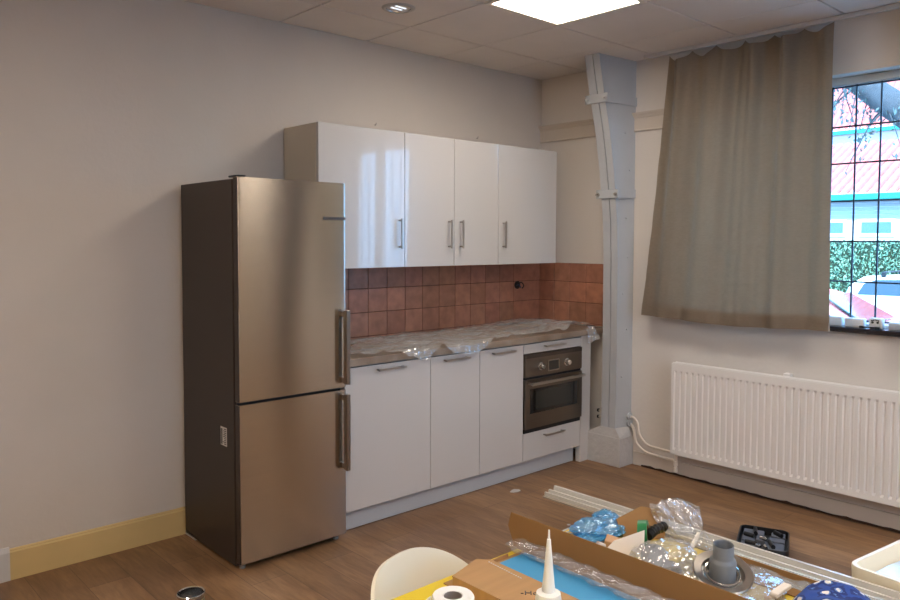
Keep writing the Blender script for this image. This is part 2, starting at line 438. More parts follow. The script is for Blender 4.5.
obj('web', colshell(bmesh.new(), lambda z: [(colx(z)+.012, -.715), (colx(z)+.012, -.815), (0, -.852), (0, -.68)]), COLP, cl)
obj('flange', colshell(bmesh.new(), lambda z: [(colx(z)+.014, -.705), (colx(z), -.705), (colx(z), -.765), (colx(z)+.014, -.765)]), COLP, cl)
obj('flange', colshell(bmesh.new(), lambda z: [(colx(z)+.014, -.772), (colx(z), -.772), (colx(z), -.822), (colx(z)+.014, -.822)]), COLP, cl)
bm = bmesh.new(); box(bm, (-.165, -.875, 0), (0, -.590, .205), .004)
prev = None
v0 = [bm.verts.new(p) for p in [(-.164, -.874, .204), (0, -.874, .204), (0, -.591, .204), (-.164, -.591, .204)]]
v1 = [bm.verts.new(p) for p in [(-.152, -.826, .262), (0, -.855, .262), (0, -.68, .262), (-.152, -.702, .262)]]
for i in range(4): bm.faces.new((v0[i], v0[(i+1) % 4], v1[(i+1) % 4], v1[i]))
bm.faces.new(v1)
bmesh.ops.recalc_face_normals(bm, faces=bm.faces[:])
obj('concrete_foot', bm, mat('rough_white_concrete', rgb(196, 192, 188), .8, vary=.08, vscale=12, bump=.5, bscale=35), cl)
for z, ov in ((2.515, .03), (1.885, .035)):
    x = colx(z)
    bm = bmesh.new()
    box(bm, (x-.010, -.845, z-.030), (x-.001, -.668, z+.030), .002)
    box(bm, (x-.006, -.848, z-.032), (x+.03, -.838, z+.032), .002)
    # side strap to the wall
    vs = [(x+.03, -.824), (x+.03, -.830), (0, -.862), (0, -.856)]
    prism(bm, vs, 'z', z-.026, z+.034)
    s = obj('strap', bm, COLP, cl)
    for y in (-.685, -.832):
        b2 = bmesh.new(); cyl(b2, (x-.020, y, z-.004), (x-.009, y, z-.004), .013, n=6); cyl(b2, (x-.034, y, z-.004), (x-.018, y, z-.004), .007, n=10)
        obj('bolt', b2, WHITEP if z > 2 else NICKEL, s)
for x, z in ((-.10, 2.30), (-.05, 2.05), (-.07, 1.72), (-.05, 1.45), (-.09, 1.2), (-.05, .95), (-.09, .62)):
    yy = -.815-.037*(1-x/colx(z)) if x > colx(z) else -.82
    b2 = bmesh.new(); bmesh.ops.create_uvsphere(b2, u_segments=10, v_segments=6, radius=.007, matrix=Matrix.Translation((x, yy-.001, z)))
    obj('rivet', b2, COLP, cl, True)
# heating pipes
HP = mat('heating_pipe_paint', rgb(222, 212, 198), .4)
for za, zb, k, lab in ((.338, .158, .0, 'upper'), (.292, .106, .0, 'lower')):
    t = thing('heating_pipe', f'{lab} of two cream heating pipes running from the column foot to the radiator', 'pipe', (-.032, -.9, 0))
    d = .028 if za < .33 else .0
    P = [(-.032, -.50, za), (-.032, -.56, za)]
    P = smooth_path([(-.032, -.60, za), (-.032, -.72, za), (-.032, -.85+0, za), (-.032, -.895+d, za-.004), (-.032, -.925+d, za-.035), (-.032, -.935+d, (za+zb)/2), (-.032, -.955+d, zb+.05), (-.032, -1.01+d*.5, zb+.008), (-.032, -1.10, zb), (-.032, -1.215, zb-.002)], 8)
    bm = bmesh.new(); tube(bm, P, .0085); obj('pipe', bm, HP, t, True)
    bm = bmesh.new(); cyl(bm, (-.032, -.868, za), (-.032, -.856, za), .026); cyl(bm, (-.032, -.875, za), (-.032, -.867, za), .017); obj('collar', bm, COLP, t, True)
    if za > .33 or 1:
        bm = bmesh.new(); cyl(bm, (-.032, -.602, za), (-.032, -.590, za), .012); obj('end_cap', bm, BLACK, t, True)

# ------------------------------------------------------------------ radiator
rx0, rx1, ry0, ry1, rz0, rz1 = -.118, -.045, -1.235, -2.92, .170, .768
t = thing('panel_radiator', 'long white panel radiator with vertical ribs, on the wall under the window', 'radiator', (-.08, (ry0+ry1)/2, rz0))
L_ = ry0-ry1
def panel(xf_, sgn):
    bm = bmesh.new()
    n = int(L_/.04)
    us = []
    y = ry0
    prof = []
    prof.append((ry0, 0))
    k = 0
    yy = ry0-.018
    while yy-.03 > ry1:
        prof += [(yy, 0), (yy-.005, .011), (yy-.016, .011), (yy-.021, 0)]
        yy -= .04
    prof.append((ry1, 0))
    zz = [(rz0, 0), (rz0+.03, 0), (rz0+.045, 1), (rz1-.06, 1), (rz1-.045, 0), (rz1, 0)]
    V = [[bm.verts.new((xf_+sgn*d*s, y, z)) for z, s in zz] for y, d in prof]
    for i in range(len(prof)-1):
        for j in range(len(zz)-1):
            bm.faces.new((V[i][j], V[i+1][j], V[i+1][j+1], V[i][j+1]))
    bmesh.ops.recalc_face_normals(bm, faces=bm.faces[:])
    bmesh.ops.solidify(bm, geom=bm.faces[:], thickness=.004)
    return bm
obj('front_panel', panel(rx0, 1), RAD, t)
obj('back_panel', B((rx1-.008, ry1, rz0), (rx1, ry0, rz1), .002), RAD, t)
bm = bmesh.new()
box(bm, (rx0+.01, ry1, rz1-.004), (rx0+.022, ry0, rz1+.006), .002); box(bm, (rx1-.03, ry1, rz1-.004), (rx1-.018, ry0, rz1+.006), .002)
n = 70
for i in range(n+1):
    y = ry0-.01-(L_-.02)*i/n
    box(bm, (rx0+.02, y-.002, rz1-.006), (rx1-.02, y+.002, rz1))
box(bm, (rx0+.005, ry0-.003, rz0), (rx1-.005, ry0, rz1)); box(bm, (rx0+.005, ry1, rz0), (rx1-.005, ry1+.003, rz1))
obj('top_grille', bm, RAD, t)
bm = bmesh.new(); cyl(bm, (-.08, -1.255, .06), (-.08, -1.255, .165), .010); cyl(bm, (-.08, -1.255, .088), (-.08, -1.255, .118), .016); cyl(bm, (-.08, -1.255, .045), (-.08, -1.255, .075), .014)
cyl(bm, (-.032, -1.22, .106), (-.08, -1.255, .106), .009)
obj('valve', bm, HP, t, True)
bm = bmesh.new(); 
for y in (-1.95,): box(bm, (-.044, y-.02, .60), (-.002, y+.02, .785), .003)
obj('bracket', bm, RAD, t)

# ------------------------------------------------------------------ kitchen base units
Xb = [-2.25, -1.65, -1.25, -.85, -.25]
DZ0, DZ1 = .118, .888
def bar_handle(a, b, out, r=.006, pr=.032, flat=False):
    """bar from a to b standing off along 'out'"""
    a = Vector(a); b = Vector(b); out = Vector(out).normalized(); bm = bmesh.new()
    d = (b-a).normalized()
    s = d.cross(out)
    def bx(p, q, wa, wb):
        vs = []
        for e in (p, q):
            for i, j in ((-1, -1), (1, -1), (1, 1), (-1, 1)):
                vs.append(bm.verts.new(e+wa*i+wb*j))
        for f in ((0, 1, 2, 3), (7, 6, 5, 4), (0, 4, 5, 1), (1, 5, 6, 2), (2, 6, 7, 3), (3, 7, 4, 0)): bm.faces.new([vs[i] for i in f])
    bx(a-d*.012+out*pr, b+d*.012+out*pr, s*r, out*r*.75)
    for e in (a, b): bx(e, e+out*pr, s*r*.8, d*r*.8)
    bmesh.ops.recalc_face_normals(bm, faces=bm.faces[:])
    bmesh.ops.bevel(bm, geom=bm.edges[:], offset=.0015, segments=1, affect='EDGES')
    return bm
labels = ['wide white base cabinet next to the fridge', 'narrow white base cabinet, second from the fridge', 'narrow white base cabinet directly left of the oven']
hx = [(-2.035, -1.865), (-1.545, -1.37), (-1.14, -.965)]
for i in range(3):
    x0, x1 = Xb[i], Xb[i+1]
    t = thing('base_cabinet', labels[i], 'kitchen cabinet', ((x0+x1)/2, -.3, .0), group=None)
    bm = bmesh.new(); box(bm, (x0+.0005, -.575, .118), (x1-.0005, -.01, .898)); box(bm, (x0+.05, -.5, 0), (x0+.08, -.47, .118)); box(bm, (x1-.08, -.5, 0), (x1-.05, -.47, .118))
    obj('body', bm, CARC, t)
    d = obj('door', B((x0+.0018, -.600, DZ0), (x1-.0018, -.578, DZ1), .0015), GLOSS, t)
    obj('handle', bar_handle((hx[i][0], -.600, .862), (hx[i][1], -.600, .862), (0, -1, 0)), NICKEL, d)
t = thing('oven_cabinet', 'white cabinet with a drawer above and below the oven', 'kitchen cabinet', (-.55, -.3, 0))
bm = bmesh.new(); x0, x1 = -.85, -.25
box(bm, (x0+.001, -.575, .118), (x0+.003, -.01, .898)); box(bm, (x1-.003, -.575, .118), (x1-.001, -.01, .898))
box(bm, (x0+.003, -.575, .118), (x1-.003, -.01, .298)); box(bm, (x0+.003, -.575, .834), (x1-.003, -.01, .898)); box(bm, (x0+.003, -.03, .298), (x1-.003, -.01, .834))
box(bm, (x0+.05, -.5, 0), (x0+.08, -.47, .118)); box(bm, (x1-.08, -.5, 0), (x1-.05, -.47, .118))
obj('body', bm, CARC, t)
d = obj('drawer', B((x0+.0018, -.600, .826), (x1-.0018, -.578, DZ1), .0015), GLOSS, t)
obj('handle', bar_handle((-.645, -.600, .864), (-.465, -.600, .864), (0, -1, 0)), NICKEL, d)
d = obj('drawer', B((x0+.0018, -.600, DZ0), (x1-.0018, -.578, .300), .0015), GLOSS, t)
obj('handle', bar_handle((-.645, -.600, .266), (-.465, -.600, .266), (0, -1, 0)), NICKEL, d)
tag(obj('filler_panel', B((-.249, -.600, 0), (-.140, -.560, .897), .001), GLOSS), 'white filler panel between the oven cabinet and the column', 'panel')
bm = B((-2.25, -.548, .002), (-.262, -.530, .116), .001)
tag(obj('plinth_board', bm, mat('plinth_laminate', rgb(192, 194, 196), .4)), 'long pale grey plinth board under the base cabinets', 'plinth')
# oven
t = thing('built_in_oven', 'built-in stainless oven with two knobs and a small display', 'oven', (-.55, -.3, .302))
ox0, ox1 = -.846, -.254
obj('body', B((ox0+.006, -.58, .304), (ox1-.006, -.06, .826)), BLACK, t)
p = obj('control_panel', B((ox0, -.612, .672), (ox1, -.581, .822), .002), DSTEEL, t)
obj('top_strip', B((ox0+.002, -.6135, .795), (ox1-.002, -.6121, .820)), mat('oven_vent_strip', rgb(84, 76, 70), .35, metal=.8), p)
for x in (-.695, -.425):
    bm = bmesh.new(); lathe(bm, [(0, .030), (.016, .030), (.018, .027), (.019, .006), (.026, .004), (.026, 0)], (x, -.612, .734), 28, (0, -1, 0))
    kn = obj('knob', bm, CHROME, p, True)
bm = bmesh.new(); box(bm, (-.620, -.616, .692), (-.505, -.6122, .768), .001)
ds = obj('display', bm, NICKEL, p)
obj('screen', B((-.612, -.6175, .700), (-.513, -.6162, .760)), BLKGLASS, ds)
obj('vent_gap', B((ox0+.004, -.600, .655), (ox1-.004, -.581, .671)), BLACK, t)
bm = bmesh.new()
fx0, fx1, fz0, fz1 = ox0, ox1, .330, .655
wx0, wx1, wz0, wz1 = -.800, -.302, .428, .592
box(bm, (fx0, -.614, fz0), (wx0, -.581, fz1)); box(bm, (wx1, -.614, fz0), (fx1, -.581, fz1))
box(bm, (wx0, -.614, fz0), (wx1, -.581, wz0)); box(bm, (wx0, -.614, wz1), (wx1, -.581, fz1))
d = obj('oven_door', bm, DSTEEL, t)
obj('glass', B((wx0, -.612, wz0), (wx1, -.60, wz1)), BLKGLASS, d)
obj('handle', bar_handle((-.815, -.614, .632), (-.285, -.614, .632), (0, -1, 0), r=.009, pr=.040), NICKEL, d)
obj('inner_pane', B((wx0+.055, -.6128, wz0+.02), (wx1-.075, -.6121, wz1-.02)), mat('oven_inner_glass', rgb(46, 46, 42), .12), d)
obj('bottom_vent', B((ox0+.004, -.603, .302), (ox1-.004, -.581, .329)), BLACK, t)

# worktop
WT = mat('worktop_laminate', rgb(150, 134, 118), .4, color2=rgb(124, 104, 86), vscale=9, detail=8)
bm = B((-2.268, -.622, .899), (-.001, -.012, .938), .002)
tag(obj('worktop', bm, WT), 'grey brown laminate worktop over the base cabinets', 'worktop')
# sawdust and dust lying at the back of the worktop
def heap(cx, cy, rx, ry, h, seed, nu=40, nv=16):
    bm = bmesh.new()
    def f(u, v):
        x = (u-.5)*2; y = (v-.5)*2
        d = math.sqrt(x*x+y*y)
        k = max(0, 1-d)
        nn = noise.noise((x*4+seed, y*4, seed))
        return Vector((cx+x*rx, cy+y*ry*(1+.2*nn), .9385+h*k*(.6+.8*abs(noise.noise((x*9, y*9, seed))))))
    return grid(bm, nu, nv, f)
DUST = mat('plaster_dust', rgb(150, 114, 66), .95, color2=rgb(86, 60, 32), vscale=60, detail=8)
tag(obj('dust_heap', heap(-2.02, -.22, .24, .13, .03, 3), DUST, smooth=True), 'brown heap of tile dust on the worktop near the fridge', 'dust', kind='stuff')
tag(obj('dust_heap', heap(-.42, -.16, .24, .09, .012, 9), DUST, smooth=True), 'thin sandy dust layer on the worktop in the tiled corner', 'dust', kind='stuff')

# clear sheet over the worktop
def rid(x, y, s):
    return 1-abs(noise.noise((x*s, y*s, 3.1)))*2
def sheet(u, v):
    x = -2.24+2.115*u
    # front extent
    fr = .585+.03*sin(x*9)+.02*noise.noise((x*5, 0, 7))
    if -1.98 < x < -1.12:
        k = sin((x+1.98)/.86*pi); fr += .105*k+.05*k*noise.noise((x*6, 4, 2))+.03*k*(x+1.5)
    if x > -.62: fr += .035*min(1, (x+.62)/.3)
    s = .045+(fr-.045)*v
    y = -s; z = .944
    z += .024*max(0, rid(x, y*1.6, 5.5)-.35)+.016*max(0, rid(x+5, y*1.5, 13)-.4)
    if s > .628:
        o = s-.628; y = -.632-.22*o-.008*abs(sin(x*40)); z -= min(o*1.15, .2)
    if x > -.60:
        k = (x+.60)/.48
        z += .045*math.exp(-((k-.55)/.38)**2)*(.5+.5*v)*(1 if s < .63 else .6)
    return Vector((x, y, z))
bm = grid(bmesh.new(), 260, 70, sheet)
tag(obj('plastic_sheet', bm, film('clear_film2', (.90, .90, .89), .24, rough=.10, bump=1.0, bscale=18, edge=.45, gl=.12), smooth=True, ang=180), 'crumpled clear plastic sheet covering the worktop', 'plastic sheet')
# hanging corner of a second piece at the right end
def hang(u, v):
    x = -.245+.12*u+.02*v; z = .955-.115*v*(1-.35*u)-.01*sin(u*9)
    y = -.632-.016*sin(u*11+v*3)-.01*v
    return Vector((x, y, z))
tag(obj('plastic_sheet_corner', grid(bmesh.new(), 30, 20, hang), BAG, smooth=True, ang=180), 'corner of clear plastic hanging down at the right end of the worktop', 'plastic sheet')

# backsplash tiles
TM = attr_mat('terracotta_tile', .33, bump=.12, bscale=25)
GR = mat('tile_grout', rgb(98, 62, 46), .9)
def tiles(rects, plane, name, label):
    bm = bmesh.new(); lay = bm.loops.layers.float_color.new('tint')
    for (a0, a1, z0, z1, c) in rects:
        g = .0018; nb = len(bm.faces)
        before = set(bm.faces)
        if plane == 'y': box(bm, (a0+g, -.010, z0+g), (a1-g, -.002, z1-g), .0022)
        else: box(bm, (-.010, a1+g, z0+g), (-.002, a0-g, z1-g), .0022)
        for f in bm.faces:
            if f not in before:
                for l in f.loops: l[lay] = (*c, 1)
    t = thing(name, label, 'tiled wall', (rects[0][0], 0, .95) if plane == 'y' else (0, rects[0][0], .95))
    obj('tiles', bm, TM, t)
    a = [r[0] for r in rects]+[r[1] for r in rects]; zz = [r[2] for r in rects]+[r[3] for r in rects]
    if plane == 'y': obj('grout', B((min(a), -.0065, min(zz)), (max(a), -.0003, max(zz))), GR, t)
    else: obj('grout', B((-.0065, min(a), min(zz)), (-.0003, max(a), max(zz))), GR, t)
Zr = [(.944, .956), (.9565, 1.1075), (1.1075, 1.258), (1.258, 1.403)]
def tcol(): 
    k = random.uniform(.84, 1.1); return tuple(c*k*random.uniform(.96, 1.04) for c in rgb(180, 126, 102))
rects = []
edges = [-2.40]
x = -.3107-.15*13
xs_ = [-.3107-.15*k for k in range(13, -1, -1)]
for r, (z0, z1) in enumerate(Zr):
    for a, b in zip(xs_, xs_[1:]): rects.append((a, b, z0, z1, tcol()))
    if r == 3: rects.append((-.3107, -.012, z0, z1, tcol()))
    else:
        c = tcol(); rects.append((-.3107, -.012, z0, z1, c))
tiles(rects, 'y', 'tiled_backsplash', 'terracotta tiled splashback on the wall between worktop and wall cabinets')
rects = []
ye = [-.0001, -.15, -.30, -.45, -.607]
for z0, z1 in Zr:
    for a, b in zip(ye, ye[1:]): rects.append((a, b, z0, z1-(0.006 if z1 > 1.4 else 0), tcol()))
tiles(rects, 'x', 'tiled_side_splash', 'short terracotta tiled strip on the side wall beside the column')
# socket hole
t = thing('open_socket_hole', 'dark open wall socket hole with loose wires in the tiles', 'socket', (-.275, -.012, 1.23))
bm = bmesh.new(); cyl(bm, (-.275, -.0155, 1.23), (-.275, -.0105, 1.23), .030, n=24); obj('hole', bm, BLACK, t)
bm = bmesh.new(); tube(bm, smooth_path([(-.28, -.015, 1.235), (-.27, -.05, 1.25), (-.25, -.055, 1.225), (-.245, -.035, 1.205)]), .004); obj('wire', bm, BLACK, t, True)
bm = bmesh.new(); tube(bm, smooth_path([(-.285, -.015, 1.225), (-.29, -.04, 1.235), (-.275, -.05, 1.21)]), .004); obj('wire', bm, mat('blue_wire', rgb(40, 60, 90), .5), t, True)

# ------------------------------------------------------------------ wall cabinets
UZ0, UZ1 = 1.404, 2.200
Xu = [-2.256, -1.656, -1.256, -.856, -.256]
def upper(x0, x1, doors, label):
    t = thing('wall_cabinet', label, 'kitchen cabinet', ((x0+x1)/2, -.02, UZ0))
    obj('body', B((x0+.0005, -.346, UZ0), (x1-.0005, -.013, UZ1), .001), CARC, t)
    for a, b, h in doors:
        d = obj('door', B((a+.0015, -.370, UZ0), (b-.0015, -.3485, UZ1), .0015), GLOSS, t)
        obj('handle', bar_handle((h, -.370, 1.525), (h, -.370, 1.680), (0, -1, 0)), NICKEL, d)
upper(Xu[0], Xu[1], [(Xu[0], Xu[1], -1.700)], 'wide white glossy wall cabinet above and behind the fridge')
upper(Xu[1], Xu[3], [(Xu[1], Xu[2], -1.304), (Xu[2], Xu[3], -1.205)], 'white glossy double door wall cabinet in the middle of the row')
upper(Xu[3], Xu[4], [(Xu[3], Xu[4], -.812)], 'white glossy wall cabinet at the right end, next to the column')

# ------------------------------------------------------------------ fridge
t = thing('fridge_freezer', 'tall stainless steel fridge freezer with dark sides', 'fridge', (-2.572, -.33, 0))
fx0, fx1 = -2.872, -2.272
bm = B((fx0, -.598, .014), (fx1, -.030, 1.846), .003)
obj('body', bm, FSIDE, t)
obj('gasket', B((fx0+.012, -.612, .034), (fx1-.012, -.5985, 1.840)), BLACK, t)
def fdoor(z0, z1):
    bm = bmesh.new(); x = fx1; r = .012
    # stainless front wrapped on a dark edge: profile with rounded vertical corners
    poly = [(fx0+.001, -.6125), (fx0+.001, -.646), (fx0+.007, -.6515), (fx0+.018, -.6525), (fx1-.018, -.6525), (fx1-.006, -.6515), (fx1-.001, -.646), (fx1-.001, -.6125)]
    prism(bm, poly, 'z', z0, z1); return bm
def vhandle(z0, z1):
    bm = bmesh.new()
    box(bm, (-2.304, -.704, z0), (-2.282, -.672, z1), .002)
    box(bm, (-2.302, -.674, z0+.006), (-2.284, -.6505, z0+.034), .002); box(bm, (-2.302, -.674, z1-.034), (-2.284, -.6505, z1-.006), .002)
    return bm
up_ = obj('fridge_door', fdoor(.806, 1.852), STEEL, t, True, ang=30)
lo_ = obj('freezer_door', fdoor(.036, .792), STEEL, t, True, ang=30)
HB = mat('handle_steel', rgb(150, 142, 134), .3, metal=1)
obj('handle', vhandle(.826, 1.206), HB, up_); obj('handle', vhandle(.380, .775), HB, lo_)
obj('edge_trim', B((fx0-.0005, -.650, .808), (fx0+.0015, -.614, 1.850)), FSIDE, up_)
obj('edge_trim', B((fx0-.0005, -.650, .038), (fx0+.0015, -.614, .790)), FSIDE, lo_)
bm = B((-2.412, -.6555, 1.664), (-2.276, -.6524, 1.680), .001); bd = obj('name_badge', bm, mat('badge_grey', rgb(118, 106, 98), .3, metal=1), up_)
tb = text_bm('BOSCH', .013); xf(tb, Matrix.Translation((-2.345, -.6558, 1.672)) @ Matrix.Rotation(pi/2, 4, 'X') @ Matrix.Diagonal((1.5, 1, 1, 1)))
obj('lettering', tb, BLACK, bd)
bm = bmesh.new(); box(bm, (fx0+.002, -.645, 1.8525), (fx0+.05, -.56, 1.862), .004, 2)
obj('hinge_cover', bm, BLACK, t, True)
for x, y in ((fx0+.035, -.60), (fx1-.035, -.60), (fx0+.035, -.10), (fx1-.035, -.10)):
    bm = bmesh.new(); cyl(bm, (x, y, 0), (x, y, .014), .014, n=20); obj('foot', bm, mat('foot_grey', rgb(150, 150, 150), .4), t, True)
bm = bmesh.new(); box(bm, (fx0, -.15, .006), (fx0+.025, -.03, .028)); obj('transport_strip', bm, WHITEP, t)
st = obj('rating_label', B((fx0-.0008, -.524, .574), (fx0-.0001, -.458, .664)), mat('sticker_white', rgb(205, 202, 196), .5), t)
bm = bmesh.new()
random.seed(3)
for k in range(9):
    z = .655-.009*k; box(bm, (fx0-.0014, -.518, z-.002), (fx0-.0009, -.518+random.uniform(.02, .035), z+.002))
for k in range(7):
    y = -.480+.0026*k; box(bm, (fx0-.0014, y, .58), (fx0-.0009, y+.0008, .655))
obj('print', bm, BLACK, st)

# small wall plugs above the cabinets
for x, z in ((-1.60, 2.29), (-.70, 2.29)):
    px = bmesh.new(); tube(px, smooth_path([(x, 0, z), (x, -.012, z), (x+.002, -.014, z+.012)], 4), .0028)
    tag(obj('screw_hook', px, NICKEL, smooth=True), 'small bare screw hook in the wall above the %s' % ('left wall cabinets' if x < -1 else 'right end wall cabinet'), 'hook')

bm = bmesh.new(); prism(bm, [(-5.80, 0), (-5.10, 0), (-4.20, 2.4), (-4.90, 2.4)], 'x', -.16, -.12)  # unseen board, added for the dark band mirrored in the fridge door
tag(obj('reflection_board', bm, mat('reflection_board_dark', rgb(84, 74, 66), .6)), 'added unseen dark board on the window wall, for the band reflected in the fridge', 'board')

# ------------------------------------------------------------------ curtains
t = thing('curtain_rail', 'white curtain rail along the ceiling in front of the window', 'curtain rail', (-.1, -2.7, 2.775))
bm = B((-.118, -4.5, 2.772), (-.088, -.985, 2.796), .003); obj('rail', bm, WHITEP, t)
def curtain(y0t, y1t, y0b, y1b, zt, zb, folds, amp, seed, label, name='curtain'):
    hooks = 6 if folds > 4 else 3
    def f(u, v):
        # v: 0 top, 1 bottom
        s = v**1.3
        yt = y0t+(y1t-y0t)*u; yb = y0b+(y1b-y0b)*u
        y = yt+(yb-yt)*s
        ph = u*folds*2*pi+seed+1.1*noise.noise((u*5, v*.7, seed))
        a = amp*(1.0-.45*v)*(.6+.7*abs(noise.noise((u*6, 3, seed))))
        x = -.103-.035*v+a*sin(ph)+a*.35*sin(2.3*ph+seed)
        hk = abs(sin(u*hooks*pi))
        z = zt-.052*hk**.8*(1-.35*u)+(zb-zt+.0)*v+(.052*hk**.8*(1-.35*u))*min(1, v*2.2)
        z += .006*sin(u*7+seed)*v-.008*v*sin(u*pi)
        # sharp pinches below the hooks
        x += .018*math.exp(-v*9)*cos(u*hooks*2*pi)
        # packing creases
        for zc, kk in ((1.32, 1), (1.55, .6), (1.16, .5)):
            x += .0035*kk*math.exp(-((z-zc-.02*noise.noise((u*4, zc, seed)))/.006)**2)
        x += .007*noise.noise((u*9, v*11, seed+4))*min(1, v*2.5)+.004*(1-2*abs(noise.noise((u*11+v*5, v*26, seed+9))))*max(0, min(1, (v-.35)*3))*(noise.noise((u*5, v*6, seed+2))+.5)
        return Vector((x, y, z))
    bm = grid(bmesh.new(), 200, 110, f)
    bmesh.ops.solidify(bm, geom=bm.faces[:], thickness=.0022)
    t = thing(name, label, 'curtain', ((f(.5, 1)).x, (y0b+y1b)/2, zb))
    obj('fabric', bm, FABRIC, t, True, ang=60)
    h = grid(bmesh.new(), 120, 4, lambda u, v: f(u, .953+.047*v)+Vector((-.0022, 0, 0)))
    bmesh.ops.solidify(h, geom=h.faces[:], thickness=.001)
    obj('hem', h, FABRIC, t, True, ang=60)
    return t
c1 = curtain(-1.150, -2.190, -1.005, -2.222, 2.772, 1.062, 4.6, .034, 1.3, 'grey beige linen curtain hanging at the left half of the window')
obj('care_label', B((-.150, -2.226, 1.068), (-.149, -2.219, 1.115)), WHITEP, c1)
curtain(-2.585, -2.70, -2.585, -2.70, 2.768, 1.07, 3, .035, 4.1, 'narrow bunched grey beige curtain in the middle of the window')
curtain(-2.97, -4.05, -2.97, -4.10, 2.768, 1.07, 7, .03, 6.3, 'wide grey beige curtain at the far right part of the window')

# things on the sill
SW = mat('white_plastic', rgb(222, 224, 228), .35)
def sillbox(y0, y1, h, label, x0=.0, x1=.05):
    return tag(obj('adapter_box', B((x0, y1, 1.0865), (x1, y0, 1.0865+h), .006, 2), SW, smooth=True), label, 'plug adapter')
sillbox(-2.150, -2.225, .052, 'white plastic box on the window sill, nearest the curtain', .02, .07)
sillbox(-2.245, -2.345, .050, 'long white plastic box in the middle of the window sill', .01, .055)
sillbox(-2.465, -2.62, .040, 'low white plastic box on the window sill at the right edge of the picture', .02, .07)
t = thing('power_adapter', 'rounded white power adapter with plug face and black cord on the window sill', 'plug adapter', (.03, -2.40, 1.0865))
obj('body', B((.005, -2.440, 1.0865), (.05, -2.370, 1.146), .010, 3), SW, t, True)
bm = bmesh.new()
for y, z in ((-2.392, 1.122), (-2.418, 1.122)): cyl(bm, (.001, y, z), (.0055, y, z), .006)
for k in range(5): cyl(bm, (.001, -2.388-.0085*k, 1.132+.004*sin(k/4*pi)), (.0055, -2.388-.0085*k, 1.132+.004*sin(k/4*pi)), .0035)
obj('plug_face', bm, BLACK, t)
bm = bmesh.new(); tube(bm, smooth_path([(-.005, -2.33, 1.094), (-.012, -2.36, 1.095), (-.010, -2.385, 1.094), (-.006, -2.405, 1.094), (-.01, -2.43, 1.094)]), lambda s: .0065 if s < .2 or s > .75 else .004)
obj('cord', bm, BLACK, t, True)

# ------------------------------------------------------------------ outside
G0 = -.70
ASP = mat('street_ground', rgb(140, 140, 138), .9, vary=.2, vscale=.8)
struct('ground', B((.4, -40, G0-.2), (90, 60, G0)), ASP, 'paved ground outside the window', cat='ground')
BRW = mat('white_house_wall', rgb(222, 218, 214), .8, vary=.05)
ROOFM = mat('red_roof_tile', rgb(196, 96, 82), .75, vary=.12, vscale=3)
CYAN = mat('turquoise_gutter', rgb(20, 140, 124), .5)
def house(name, label, x, y0, y1, zeave, zridge, depth, tilew, wins):
    t = thing(name, label, 'house', (x+depth/2, (y0+y1)/2, G0))
    obj('wall', B((x, y0, G0), (x+depth, y1, zeave-.1)), BRW, t)
    # facade ribs / shadow board under the eave
    bm = bmesh.new()
    for k in range(5 if depth < 10 else 1): box(bm, (x-.05, y0, zeave-.75+k*.13), (x-.002, y1, zeave-.65+k*.13))
    obj('cladding', bm, mat('facade_cladding', rgb(176, 178, 182), .6), t)
    bm = bmesh.new(); box(bm, (x-.75, y0-.3, zeave-.16), (x-.60, y1+.3, zeave+.06), .03)
    obj('gutter', bm, CYAN, t)
    # roof slope with pantile ribs
    bm = bmesh.new(); n = int((y1-y0)/tilew); rows = 9
    xr = x+depth*.5
    def f(u, v):
        yy = y0-.3+(y1-y0+.6)*u
        s = v; stp = (v*rows) % 1
        return Vector((x-.62+(xr-x+.62)*s, yy, zeave+(zridge-zeave)*s+.13*abs(sin(u*n*pi))**.7+.06*(1-stp)))
    grid(bm, n*4, rows*3, f)
    box(bm, (x-.6, y0-.3, zeave-.1), (xr, y1+.3, zeave-.02))
    obj('roof', bm, ROOFM, t)
    for (a, b, z0, z1) in wins:
        wf = obj('window', B((x-.06, a, z0), (x-.001, b, z1)), mat('house_window_frame', rgb(240, 240, 240), .5), t)
        obj('pane', B((x-.075, a+.1, z0+.12), (x-.061, b-.1, z1-.1)), mat('house_pane', rgb(80, 110, 110), .1), wf)
# visible slit at x=27 : y ~ 5.8..8.1 ; ribs run towards the ridge
house('low_house', 'low white house with red pantile roof and turquoise gutter behind the hedge', 24.0, -4.0, 14.0, 3.15, 5.35, 8.0, .30,
      [(4.9, 6.05, 1.75, 2.35), (6.45, 7.35, 1.75, 2.35), (2.8, 4.2, 1.75, 2.35), (8.2, 9.6, 1.75, 2.35)])
house('tall_house', 'taller white house with red roof standing behind the low house', 40.0, -6.0, 28.0, 7.55, 13.5, 12.0, .34, [(2, 4, 2, 4)])
# hedge
def leafmass(name, label, cat, lo, hi, n, col, col2, size, seed, inner=True, trunk=None):
    random.seed(seed); bm = bmesh.new()
    lo = Vector(lo); hi = Vector(hi)
    for k in range(n):
        p = Vector([random.uniform(lo[i], hi[i]) for i in range(3)])
        q = Euler((random.uniform(0, 6.3), random.uniform(0, 6.3), random.uniform(0, 6.3))).to_matrix()
        s = size*random.uniform(.6, 1.3)
        vs = [bm.verts.new(p+q @ Vector(c)*s) for c in ((-1, 0, 0), (0, -.45, .12), (1, 0, 0), (0, .45, .12))]
        bm.faces.new(vs)
    t = thing(name, label, cat, ((lo.x+hi.x)/2, (lo.y+hi.y)/2, G0))
    o = obj('foliage', bm, mat(name+'_leaf', col, .55, color2=col2, vscale=5), t)
    return t
hd = leafmass('hedge', 'tall clipped green hedge behind the parked cars', 'hedge', (19.55, -2, G0+.02), (20.0, 10.5, 1.62), 26000, rgb(140, 176, 140), rgb(84, 122, 96), .05, 5)
